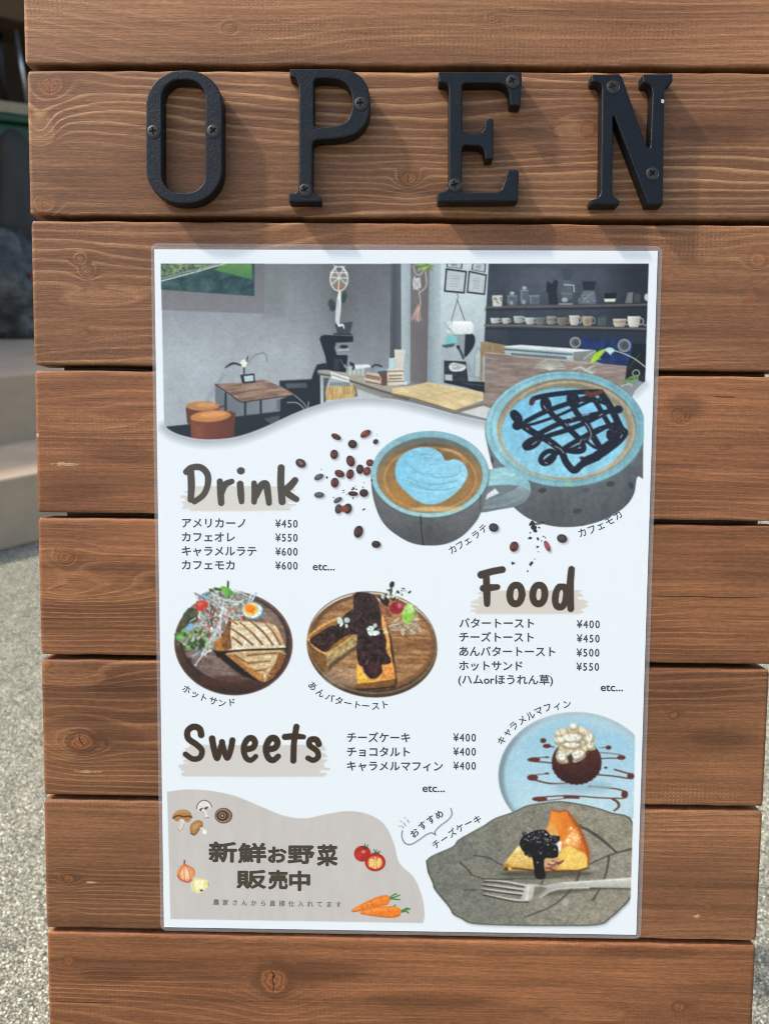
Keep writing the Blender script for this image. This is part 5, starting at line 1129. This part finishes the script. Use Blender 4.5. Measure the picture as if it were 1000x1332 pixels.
# --- cheesecake on the leaf-shaped stone plate
L = Layer(); L.clip = L.polya([(540, 1030), (823.5, 1030), (819.3, 1170), (819, 1215), (540, 1215)], w0, 1)
pl = cat(CH(30, 310, 60, 285, 150, 245, 175, 215, 250, 172, 290, 150, 340, 118, 420, 90, 480, 62, 560, 48, 640, 42, 760, 62, 860, 92, 960, 140, 965, 400, 945, 480, 900, 530, 860, 565, 800, 598, 600, 602, 400, 600, 240, 592, 190, 570, 150, 548, 135, 520, 70, 440, 60, 410, 38, 360), 4)
def stone(X, Y):
    c = lerp((112, 114, 106), (140, 136, 122), np.clip((X-600)/160+.9*(fbm(X, Y, 24, 14, 170)-.5), 0, 1))
    return c*(1+.42*(fbm(X, Y, 2.3, 2.0, 172)-.5)+.25*(fbm(X, Y, 9, 5, 175)-.5))[..., None]
L.fill([(x+1.5, y+2) for x, y in pl], (130, 134, 136), 4, .5); L.fill(pl, (70, 74, 70), 1); 
cen = np.array([690, 1125.]); L.fill([tuple(cen+(np.array(p)-cen)*.985) for p in pl], stone, 2)
keep = L.clip; L.clip = keep*L.polya(pl, w0, 1)
for k in range(520):
    x, y = rnd.uniform(40, 945), rnd.uniform(60, 595); L.ell(*one(CH, x, y), rnd.uniform(.4, .9), rnd.uniform(.4, .7), rnd.choice([(56, 56, 50), (70, 68, 60), (176, 172, 158)]), 0, soft=.9, op=.5)
L.clip = keep
for p, wd in (((710, 150, 760, 175, 820, 215, 882, 270), [3, 4.4, 2.4]), ((955, 255, 880, 275, 820, 298, 740, 335), [2.6, 2, 1.6]), ((850, 290, 842, 345, 828, 392, 780, 490), [3, 2.4, 1.2]), ((720, 355, 705, 400, 660, 460, 590, 515, 470, 562), [3.2, 2, 1.4]), ((245, 285, 310, 295, 350, 318, 385, 335), 1.6), ((185, 318, 215, 345, 235, 372), 2), ((280, 392, 420, 390, 560, 388, 640, 378), 1.2), ((240, 375, 320, 395, 420, 392), 1.4), ((545, 420, 560, 385), 1.6), ((770, 490, 800, 450), 1.2), ((200, 440, 260, 440), 1)): L.line(CH(*p), wd, (50, 50, 46), 1.4, .8)
for p in ((712, 158, 762, 183, 880, 278), (724, 362, 708, 410, 664, 468)): L.line([(x+1.2, y+1.4) for x, y in CH(*p)], 1, (168, 164, 150), 1.5, .5)
L.ell(*one(CH, 655, 495), 4.6, 4, (164, 176, 172), soft=3, op=.8)
L.ell(*one(C2, 500, 690), 62, 5, (58, 56, 48), soft=7, op=.7)
L.fill(C2(105, 600, 240, 430, 350, 440, 620, 500, 880, 470, 890, 640, 800, 665, 600, 665, 350, 660, 190, 660, 120, 650), lambda X, Y: lerp((240, 218, 140), (196, 156, 76), np.clip((Y-1104)/28, 0, 1))*(1+.30*(fbm(X, Y, 4, 2.4, 180)-.5))[..., None], 1)
L.line(C2(120, 640, 200, 640, 360, 655, 480, 668, 640, 665, 800, 660, 885, 635), 2.6, (96, 62, 28), 1.4, .95)
L.fill(C2(100, 600, 130, 590, 180, 620, 180, 660, 130, 665, 105, 640), (170, 130, 56), 1.5); L.ell(*one(C2, 130, 645), 3.4, 2.6, (92, 52, 24), soft=1.6); L.ell(*one(C2, 160, 640), 2, 2, (226, 196, 84), soft=1.2)
for k in range(26): L.line(C2(rnd.uniform(150, 330), rnd.uniform(470, 620), rnd.uniform(170, 340), rnd.uniform(480, 610)), .7, rnd.choice([(244, 222, 150), (190, 152, 70)]), 1, .5)
L.fill(C2(500, 275, 530, 200, 548, 95, 620, 112, 690, 100, 745, 170, 800, 260, 850, 360, 885, 480, 880, 560, 810, 480, 720, 460, 640, 480, 600, 400), lambda X, Y: lerp((222, 132, 44), (204, 106, 34), np.clip((X-720)/38+.5*(fbm(X, Y, 5, 7, 182)-.5), 0, 1)), 1.2)
L.fill(C2(500, 275, 535, 215, 580, 230, 620, 330, 560, 345), (220, 160, 86), 3.5); L.fill(C2(560, 110, 600, 130, 640, 240, 640, 330, 590, 220, 550, 180), (232, 140, 52), 4, .8)
L.line(C2(555, 98, 590, 108, 625, 112, 690, 102, 715, 140), 2, (150, 74, 34), 1.6, .8); L.line(C2(715, 135, 780, 230, 840, 350, 884, 480, 888, 600), [3, 5, 5, 4], (158, 76, 22), 2.5, .9)
L.fill(C2(660, 430, 700, 330, 740, 280, 800, 300, 810, 380, 800, 450, 740, 440), (240, 186, 112), 6, .75)
for k in range(30): L.ell(*one(C2, rnd.gauss(738, 42), rnd.gauss(350, 44)), rnd.uniform(.8, 2), rnd.uniform(.6, 1.3), (250, 236, 208), rnd.uniform(20, 90), soft=1.2, op=.75)
L.fill(C2(610, 520, 660, 450, 720, 430, 790, 470, 860, 500, 880, 540, 880, 625, 780, 650, 640, 645), streaky((222, 180, 78), (240, 212, 120), 4, 3, 184), 2.5)
L.fill(C2(590, 430, 620, 380, 645, 400, 640, 470, 610, 500), (232, 228, 224), 2)
L.fill(C2(480, 545, 610, 540, 660, 570, 600, 620, 560, 660, 480, 660), (190, 150, 120), 3, .7)
for p in ((560, 570, 610, 590, 660, 570), (520, 600, 570, 610, 640, 590), (500, 640, 560, 630, 590, 610), (540, 650, 580, 655)): L.line(C2(*p), 2, rnd.choice([(104, 26, 36), (140, 50, 56)]), 1.6, .85)
for p in ((540, 600, 580, 575), (560, 630, 600, 605)): L.line(C2(*p), 1, (236, 214, 212), 1, .8)
L.fill(C2(255, 420, 270, 360, 320, 320, 400, 288, 490, 284, 535, 330, 575, 345, 622, 340, 620, 385, 580, 410, 608, 440, 610, 525, 560, 545, 490, 548, 480, 620, 495, 715, 440, 742, 398, 715, 385, 620, 360, 520, 290, 485), (14, 13, 20), 1.2, sm=True)
for k in range(46):
    x, y = rnd.uniform(290, 590), rnd.uniform(320, 530)
    L.ell(*one(C2, x, y), 2.6, 2.2, (8, 8, 13), soft=1.5, op=.8); L.ell(*one(C2, x-10, y-12), 1.8, 1.2, rnd.choice([(52, 50, 66), (38, 34, 52), (74, 70, 84)]), -30, soft=1.6, op=.7)
for k in range(58): L.ell(*one(C2, rnd.uniform(300, 600), rnd.gauss(345, 34)), rnd.uniform(.5, 1.4), rnd.uniform(.4, .9), rnd.choice([(196, 198, 204), (120, 124, 136), (226, 226, 226)]), rnd.uniform(-60, 30), soft=.9, op=.75)
for x, y in ((420, 585), (515, 420), (330, 380), (470, 300), (580, 465), (450, 500)): L.ell(*one(C2, x, y), 1.2, 1, (206, 208, 214), soft=1, op=.8)
L.ell(*one(CH, 640, 450), 46, 3, (60, 60, 54), -6, soft=5, op=.6)
L.fill(CH(470, 418, 500, 412, 560, 420, 640, 405, 760, 398, 950, 383, 955, 432, 760, 430, 640, 434, 590, 446, 545, 472, 500, 489, 435, 489, 460, 470), lambda X, Y: lerp((196, 196, 190), (134, 136, 132), np.clip((Y-1030-X*0-115)/22, 0, 1)), 1)
L.fill(CH(508, 428, 545, 424, 575, 432, 545, 456, 515, 470), (116, 112, 92), 2, .9); L.line(CH(540, 475, 590, 446, 640, 434, 760, 430), 1.2, (226, 226, 220), 1.2, .8)
L.line(CH(650, 410, 800, 400, 950, 388), 1.6, (222, 224, 224), 2, .8); L.line(CH(770, 433, 870, 434, 950, 436), 2, (52, 50, 46), 2, .7)
for p in ((290, 396, 380, 402, 490, 422), (284, 414, 380, 426, 482, 440), (282, 434, 370, 446, 474, 458), (288, 456, 370, 474, 440, 486, 490, 486)):
    q = CH(*p); L.line([(x, y+1.9) for x, y in q], 2, (40, 40, 38), 1.2, .85)
for p in ((290, 396, 380, 402, 490, 422), (284, 414, 380, 426, 482, 440), (282, 434, 370, 446, 474, 458), (288, 456, 370, 474, 440, 486, 490, 486)): L.line(CH(*p), [.9, 2.2, 2.6], (196, 196, 190), .9)
L.fill(CH(478, 416, 520, 416, 505, 480, 455, 486), (186, 187, 180), 1.5, .95); L.line(CH(490, 420, 482, 480), 2.2, (222, 222, 216), 2, .8)
L.grain(.05, 1.5, 1.5, 186); L.clip = None
photo(L, 1, 0.06); bake('cheesecake_plate_picture', L, label='grey stone plate with berry topped cheesecake and a fork')

# --- grey banner with vegetables
L = Layer()
top_ = cat(QB(40, 250, 90, 243.5, 160, 246, 240, 262, 320, 295, 390, 322, 450, 328, 510, 316, 570, 307, 630, 315, 680, 345, 708, 398, 722, 452, 738, 474, 770, 505, 793, 560, 800, 612, 796, 638), 5)
L.fill(top_+QB(50, 626), (192, 189, 187), 1); L.grain(.025, 12, 40, 190)
bake('banner_print', L, label='pale grey cloud-shaped banner at the bottom left')
def veg(name, label, fn):
    global L
    L = Layer(); fn(); L.grain(.10, 2, 2, 195); return bake(name, L, label=label)
def mush():
    w_, o_ = (214, 208, 202), (96, 66, 44)
    L.fill(V1(135, 245, 170, 245, 165, 300, 150, 335, 118, 325, 115, 308, 138, 300), w_, 1, sm=True); L.line(V1(115, 310, 125, 330, 150, 330, 165, 290), .8, (130, 110, 96), .8, .8)
    L.fill(V1(82, 235, 105, 200, 150, 183, 200, 195, 222, 235, 205, 268, 180, 275, 150, 250, 110, 270), (168, 124, 78), 1, sm=True); L.line(V1(84, 245, 120, 228, 160, 235, 200, 232, 220, 240), 2, (84, 56, 36), 1.2); L.line(V1(110, 210, 150, 195, 195, 205), 2, (196, 150, 104), 2, .8)
    L.fill(V1(255, 185, 262, 145, 300, 116, 345, 128, 366, 165, 350, 180, 330, 178, 330, 215, 345, 238, 320, 245, 312, 200, 280, 195), (220, 216, 212), 1, sm=True); L.line(V1(256, 180, 264, 145, 300, 117, 345, 130, 366, 165), 1.1, (78, 62, 54), .9)
    for p in ((278, 185, 296, 176), (312, 175, 336, 166), (322, 182, 330, 172), (284, 192, 290, 176)): L.line(V1(*p), 1.5, (52, 40, 36), .9)
    L.line(V1(318, 245, 345, 240), .9, (110, 90, 80), .9)
    L.ell(*one(V1, 448, 228), 11, 9.6, (98, 66, 54)); L.ell(*one(V1, 445, 228), 9.4, 8, (176, 146, 132), ring=1.2); L.ell(*one(V1, 440, 230), 6.4, 6, (54, 36, 32)); L.ell(*one(V1, 440, 228), 4, 4, (170, 150, 136), ring=1); L.ell(*one(V1, 440, 228), 1.6, 1.8, (160, 140, 126)); L.ell(*one(V1, 450, 228), 11, 9.6, (70, 44, 36), ring=.8)
    L.fill(V1(206, 330, 215, 290, 255, 262, 295, 268, 298, 300, 270, 330, 250, 362, 225, 368), (160, 116, 72), 1, sm=True); L.fill(V1(225, 300, 265, 275, 285, 285, 250, 325, 228, 345), (196, 152, 100), 3, .8); L.line(V1(212, 355, 235, 368, 255, 355, 280, 320, 298, 300), 1.2, o_, 1)
    L.line(V1(285, 318, 310, 330), 2.4, (220, 214, 208), 1); L.ell(*one(V1, 314, 348), 3, 2.6, (234, 232, 230), soft=1.4)
def onion():
    L.line(V1(168, 552, 166, 590), 1.8, (110, 40, 30), 1); L.fill(V1(112, 640, 130, 605, 162, 575, 200, 590, 240, 615, 245, 650, 220, 690, 190, 708, 160, 700, 125, 680), (218, 150, 100), 1.2, sm=True)
    L.fill(V1(140, 640, 165, 590, 200, 620, 215, 660, 185, 690, 150, 675), (238, 206, 170), 4, .9)
    for p in ((165, 580, 140, 620, 125, 665), (168, 580, 165, 640, 170, 700), (170, 580, 200, 630, 215, 690), (172, 580, 225, 610, 240, 650)): L.line(V1(*p), 1.3, (196, 92, 48), 1.2, .7)
    L.line(V1(120, 660, 140, 690, 190, 708, 215, 695), 2, (176, 66, 40), 1.8, .8)
    L.fill(V1(216, 740, 225, 700, 250, 680, 300, 685, 335, 700, 340, 735, 310, 765, 275, 785, 235, 780), (228, 222, 160), 1.2, sm=True); L.ell(*one(V1, 270, 725), 6, 6, (242, 238, 206), soft=4, op=.9)
    L.line(V1(236, 690, 228, 740, 250, 778), 1.2, (196, 184, 104), 1.2, .8); L.line(V1(338, 710, 342, 735), 1, (140, 130, 70), 1, .8); L.ell(*one(V1, 290, 768), 2, 1.2, (56, 50, 34)); L.line(V1(260, 690, 290, 685), 1.4, (206, 196, 110), 1.4, .7)
def tom():
    L.ell(*one(V2, 508, 336), 11, 10.4, (170, 38, 34)); L.ell(*one(V2, 515, 322), 2.6, 2, (226, 140, 130), soft=2, op=.85); L.ell(*one(V2, 480, 350), 4, 5, (196, 70, 60), soft=4, op=.5)
    for p in ((530, 300, 525, 265), (532, 300, 548, 272), (520, 285, 545, 292), (525, 298, 510, 285)): L.line(V2(*p), 1.1, (40, 66, 40), .9)
    L.ell(*one(V2, 600, 398), 13.4, 11.8, (166, 34, 32)); L.ell(*one(V2, 600, 400), 10.4, 8.8, (206, 96, 66), soft=1.6)
    for s_ in (-1, 1): L.ell(*one(V2, 600+s_*26, 402), 3.4, 6, (226, 196, 116), s_*8, soft=1.8)
    for k in range(14): L.ell(*one(V2, 600+rnd.uniform(-42, 42), 402+rnd.uniform(-36, 34)), 1, .7, (242, 218, 140), rnd.uniform(0, 180), soft=.9, op=.8)
    L.line(V2(600, 365, 600, 440), 1.6, (232, 220, 176), 1.2, .9)
    for p in ((605, 335, 590, 305), (605, 335, 610, 308), (605, 335, 635, 318), (605, 335, 580, 330), (605, 335, 628, 332)): L.line(V2(*p), 1.1, (44, 72, 42), .9)
def car():
    for p in ((700, 660, 730, 635, 752, 626), (700, 660, 740, 650, 775, 635), (700, 662, 740, 665, 775, 668), (735, 715, 745, 708)): L.line(V2(*p), 1.8, (64, 122, 62), 1)
    L.fill(V2(428, 752, 440, 735, 520, 690, 610, 650, 680, 634, 705, 655, 700, 690, 640, 712, 540, 735, 460, 755), (226, 122, 36), 1, sm=True); L.line(V2(450, 745, 560, 695, 680, 655), 3, (240, 150, 66), 3, .7); L.line(V2(440, 755, 560, 735, 690, 700), 1.4, (176, 84, 24), 1.4, .8)
    for p in ((500, 715, 510, 735), (570, 680, 585, 715), (640, 650, 655, 690), (540, 700, 548, 715)): L.line(V2(*p), 1, (180, 86, 24), 1, .8)
    for p in ((785, 755, 815, 740, 848, 735), (785, 758, 820, 752, 838, 762), (790, 750, 830, 730)): L.line(V2(*p), 2.2, (62, 124, 60), 1)
    L.fill(V2(492, 765, 520, 745, 620, 722, 720, 715, 775, 730, 788, 762, 765, 790, 700, 798, 600, 785), (230, 126, 38), 1, sm=True); L.line(V2(530, 755, 640, 738, 750, 735), 3, (244, 156, 74), 3, .7); L.line(V2(500, 770, 620, 788, 720, 796, 775, 780), 1.4, (180, 84, 24), 1.4, .8)
    for p in ((570, 742, 578, 760), (640, 765, 645, 788), (690, 735, 705, 760), (740, 765, 742, 785), (600, 770, 605, 782)): L.line(V2(*p), 1, (186, 88, 26), 1, .8)
veg('mushroom_print', 'brown and white mushrooms', mush); veg('onion_print', 'onion and peeled onion half', onion); veg('tomato_print', 'red tomato and a cut tomato', tom); veg('carrot_print', 'two orange carrots', car)

# --- brush swashes and the three hand-lettered headings
def swash(f, x0, x1, y0, y1, c, seed):
    r2 = random.Random(seed); n_ = 22
    for k in range(n_):
        t = (k+.5)/n_; y = y0+(y1-y0)*t; ins = 60*abs(t-.55)**1.4*2
        L.line(f(x0+r2.uniform(0, 70)+(ins if t < .5 else ins*.3), y+r2.uniform(-3, 3), (x0+x1)/2, y, x1-r2.uniform(0, 70)-(ins*.6 if t > .5 else ins*.2), y+r2.uniform(-3, 3)), (y1-y0)/n_/4.6*r2.uniform(1.5, 2.4), c, 1.2, .95, sm=False)
def heading(name, label, f, sw, strokes, wd, col):
    global L
    L = Layer(); swash(f, *sw); o = bake('brush_stroke', L, label='pale brush stroke behind the heading')
    L = Layer()
    for p in strokes:
        if p[0] == 'o': L.ell(*one(f, p[1], p[2]), p[3]/4.6, p[4]/4.6, col, p[5], ring=wd, soft=.8)
        elif p[0] == 'd': L.ell(*one(f, p[1], p[2]), p[3], p[3]*.92, col, soft=.8)
        else:
            r3 = random.Random(int(p[0]*7+p[1])); L.line(f(*p), [wd*r3.uniform(.78, 1.12), wd*r3.uniform(.95, 1.12), wd*r3.uniform(.8, 1.08)], col, .8)
    return bake(name, L, label=label)
heading('heading', 'hand lettered heading Drink', HD, (40, 735, 195, 335, (206, 204, 199), 5),
        [(80, 108, 110, 84, 165, 82, 204, 122, 206, 185, 180, 245, 128, 284), (106, 110, 110, 190, 106, 272), (278, 165, 282, 230, 286, 292), (284, 235, 308, 185, 348, 165), (398, 180, 402, 240, 406, 284), ('d', 402, 102, 5.2), (480, 175, 484, 230, 480, 286), (488, 250, 520, 192, 550, 182, 562, 240, 568, 292), (640, 84, 638, 180, 646, 284), (722, 158, 690, 195, 652, 222), (660, 212, 690, 245, 730, 270)], 9.0, (74, 68, 62))
heading('heading', 'hand lettered heading Food', HF, (100, 830, 205, 348, (206, 201, 194), 6),
        [(200, 100, 204, 200, 206, 288), (170, 108, 235, 88, 300, 76), (182, 192, 225, 188, 270, 184), ('o', 384, 230, 36, 56, 4), (412, 190, 424, 230), ('o', 526, 230, 36, 56, 4), ('o', 662, 244, 32, 62, 8), (728, 74, 720, 180, 724, 318)], 9.2, (62, 50, 40))
heading('heading', 'hand lettered heading Sweets', HS, (35, 935, 182, 362, (202, 199, 197), 7),
        [(168, 118, 158, 82, 122, 70, 88, 95, 92, 140, 140, 175, 172, 210, 160, 252, 118, 260, 75, 232), (232, 140, 244, 205, 262, 256, 280, 200, 292, 160), (290, 160, 302, 210, 322, 254, 342, 205, 352, 150), (425, 205, 470, 195, 486, 165, 470, 138, 440, 145, 418, 195, 430, 250, 460, 268, 490, 245), (557, 205, 602, 195, 618, 165, 602, 138, 572, 145, 550, 195, 562, 250, 592, 268, 622, 245), (730, 70, 716, 160, 712, 270), (662, 130, 720, 126, 772, 130), (862, 172, 846, 146, 812, 148, 808, 180, 850, 212, 858, 248, 830, 268, 798, 255)], 8.0, (56, 43, 32))
# speech curve beside the recommended cake
L = Layer(); gc = (92, 98, 106)
L.line(BL(102, 390, 96, 450, 130, 515, 190, 525, 270, 480, 340, 430, 395, 410, 432, 432), 1.3, gc, .8); L.line(BL(432, 432, 430, 395, 480, 340, 560, 280, 596, 225, 586, 165), 1.3, gc, .8)
for p in ((68, 340, 72, 345), (95, 342, 112, 360), (85, 293, 88, 300), (115, 312, 135, 342), (122, 255, 126, 262), (150, 280, 166, 306)): L.line(BL(*p), 1, (110, 116, 124), .8)
bake('speech_curve', L)

# --- all the small lettering
txm = NT('dark printing ink'); txm.set(Base_Color=tuple(float(v) for v in ink((58, 62, 70))), Roughness=.55, Coat_Weight=.5, Coat_Roughness=.12)
txb = NT('brown brush ink'); txb.set(Base_Color=tuple(float(v) for v in ink((60, 50, 38))), Roughness=.55, Coat_Weight=.5, Coat_Roughness=.12)
txg = NT('grey printing ink'); txg.set(Base_Color=tuple(float(v) for v in ink((104, 104, 106))), Roughness=.55, Coat_Weight=.5, Coat_Roughness=.12)
txm, txb, txg = txm.mat, txb.mat, txg.mat
HT = .000705+40*.0000015
_tc = {}
def glyphs(s_, off=0.0):
    if (s_, off) in _tc: return _tc[(s_, off)]
    cu = bpy.data.curves.new('t', 'FONT'); cu.body = s_; cu.size = 1; cu.offset = off; cu.resolution_u = 4
    t = bpy.data.objects.new('t', cu); COL.objects.link(t); bpy.context.view_layer.update()
    me = bpy.data.meshes.new_from_object(t.evaluated_get(bpy.context.evaluated_depsgraph_get()))
    v = np.array([p.co[:2] for p in me.vertices]); f = [tuple(p.vertices) for p in me.polygons]
    bpy.data.objects.remove(t); bpy.data.curves.remove(cu); bpy.data.meshes.remove(me)
    _tc[(s_, off)] = (v, f); return v, f
def text_mesh(name, pieces, mat):
    """pieces: (vertices in photo-pixel coordinates, faces) gathered into one printed line"""
    vs, fs, n_ = [], [], 0
    for v, f, *dh in pieces:
        h_ = HT+(dh[0] if dh else 0)
        x_, z_ = B(v[:, 0], v[:, 1], h_); vs += [(float(a), -h_, float(b)) for a, b in zip(x_, z_)]
        fs += [tuple(i+n_ for i in q) for q in f]; n_ += len(v)
    me = bpy.data.meshes.new(name); me.from_pydata(vs, [], fs); me.update()
    bm_ = bmesh.new(); bm_.from_mesh(me); bmesh.ops.recalc_face_normals(bm_, faces=bm_.faces)
    bm_.faces.ensure_lookup_table()
    if bm_.faces and sum(f_.normal.y*f_.calc_area() for f_ in bm_.faces) > 0: bmesh.ops.reverse_faces(bm_, faces=bm_.faces)
    bm_.to_mesh(me); bm_.free()
    return ppart(name, me, mat)
def bold(pc, bw):
    return [(v+np.array([dx*bw, dy*bw]), f, k*.000001) for k, (dx, dy) in enumerate(((0, 0), (1, 0), (-1, 0), (0, 1), (0, -1)) if bw else ((0, 0),)) for v, f in pc]
def row(name, s_, x0, x1, yb, em=14, mat=None, slope=.0045, off=0.0, bw=.28):
    v, f = glyphs(s_, off); k = (x1-x0)/(v[:, 0].max()-v[:, 0].min())
    X = x0+(v[:, 0]-v[:, 0].min())*k
    text_mesh(name, bold([(np.stack([X, yb-v[:, 1]*em+(X-x0)*slope], 1), f)], bw), mat or txm)
for s_, x0, x1, yb in (('アメリカーノ', 237, 319, 685.4), ('カフェオレ', 237, 305.5, 703.6), ('キャラメルラテ', 237, 333.5, 721.8), ('カフェモカ', 237, 305, 740),
                       ('バタートースト', 597.5, 694, 815.6), ('チーズトースト', 597.3, 693.5, 833.8), ('あんバタートースト', 597.3, 721.5, 852.4), ('ホットサンド', 597, 679, 871), ('(ハムorほうれん草)', 596, 718.5, 889),
                       ('チーズケーキ', 451.5, 533, 964.4), ('チョコタルト', 451.5, 532.5, 983), ('キャラメルマフィン', 451.5, 575.5, 1001.4)): row('menu_text', s_, x0, x1, yb)
for s_, x0, x1, yb in (('¥450', 357, 389, 686), ('¥550', 357, 389, 704.2), ('¥600', 357, 389, 722.4), ('¥600', 357, 389, 740.6), ('¥400', 748.5, 781.5, 816.8), ('¥450', 748.5, 781.3, 835.4), ('¥500', 748.2, 781, 853.8), ('¥550', 748, 780.6, 872.2),
                       ('¥400', 588, 620.6, 964.2), ('¥400', 588, 620.6, 982.6), ('¥400', 588, 620.6, 1001)):
    pc = []
    for i, ch in enumerate(s_):
        v, f = glyphs(ch, 0.0); wch = (x1-x0-2)/4; X = x0+1+wch*(i+.5)+(v[:, 0]-(v[:, 0].min()+v[:, 0].max())/2)*12.2
        pc.append((np.stack([X, yb-v[:, 1]*14.2+(X-x0)*.0045], 1), f))
    text_mesh('price_text', bold(pc, .22), txm)
for x0, x1, yb in ((407, 435, 741.6), (781, 809.5, 898.8), (549.5, 578, 1030)): row('menu_text', 'etc...', x0, x1, yb, 14.4)
def along(name, s_, pts, em, mat=None, off=.0, turn=0.0, bw=.16):
    """one character per point, turned along the line the points make"""
    p = np.array(pts, float); pc = []
    for i, ch in enumerate(s_):
        a, b = p[max(i-1, 0)], p[min(i+1, len(p)-1)]
        t = math.atan2(b[1]-a[1], b[0]-a[0])+turn if len(p) > 1 else turn
        v, f = glyphs(ch, off); u, w_ = (v[:, 0]-.5)*em, -(v[:, 1]-.38)*em
        pc.append((np.stack([p[i, 0]+u*math.cos(t)-w_*math.sin(t), p[i, 1]+u*math.sin(t)+w_*math.cos(t)], 1), f))
    text_mesh(name, bold(pc, bw), mat or txm)
def span(f, a, b, n_): return [one(f, a[0]+(b[0]-a[0])*k/(n_-1), a[1]+(b[1]-a[1])*k/(n_-1)) for k in range(n_)]
along('caption_text', 'カフェラテ', [(588.5, 714.5), (598, 709), (607.5, 703), (618.5, 695.5), (628, 687.5)], 11.5)
along('caption_text', 'カフェモカ', [(757, 692.5), (769, 688.5), (780.5, 683.5), (792, 677.5), (803, 670)], 12.5)
along('caption_text', 'ホットサンド', S1(135, 862, 200, 898, 265, 925, 338, 950, 405, 966, 478, 962), 11.5)
along('caption_text', 'あんバタートースト', S2(88, 748, 142, 795, 205, 828, 268, 850, 328, 866, 392, 876, 450, 884, 518, 886, 580, 876), 11.5)
along('caption_text', 'キャラメルマフィン', MU(60, 290, 96, 238, 138, 196, 193, 158, 248, 128, 300, 98, 358, 76, 422, 64, 484, 54), 12)
along('caption_text', 'チーズケーキ', BL(440, 522, 520, 470, 598, 412, 678, 360, 760, 312, 850, 276), 11.5)
along('caption_text', 'おすすめ', BL(222, 412, 302, 338, 385, 278, 468, 226), 11.5, None, 0.0, 0.0, .3)
def big(name, items):
    pc = []
    for ch, x0, x1, y0, y1 in items:
        v, f = glyphs(ch, .004); lo, hi = v.min(0), v.max(0)
        x0, y0 = one(BN, x0, y0); x1, y1 = one(BN, x1, y1)
        X = x0+(v[:, 0]-lo[0])/(hi[0]-lo[0])*(x1-x0); Y = y1-(v[:, 1]-lo[1])/(hi[1]-lo[1])*(y1-y0)
        for k in range(9):
            rr_ = 0 if k == 0 else 1.0
            pc.append((np.stack([X+rr_*math.cos(k*math.pi/4), Y+rr_*math.sin(k*math.pi/4)], 1), f, k*.000001))
    text_mesh(name, pc, txb)
big('banner_text', [('新', 65, 250, 55, 190), ('鮮', 265, 452, 65, 195), ('お', 470, 590, 90, 192), ('野', 605, 780, 82, 200), ('菜', 805, 938, 75, 215)])
big('banner_text', [('販', 255, 450, 250, 370), ('売', 472, 598, 250, 375), ('中', 615, 750, 255, 385)])
along('banner_text', '農家さんから直接仕入れてます', span(BN, (112, 466), (948, 482), 14), 8.2, txg)
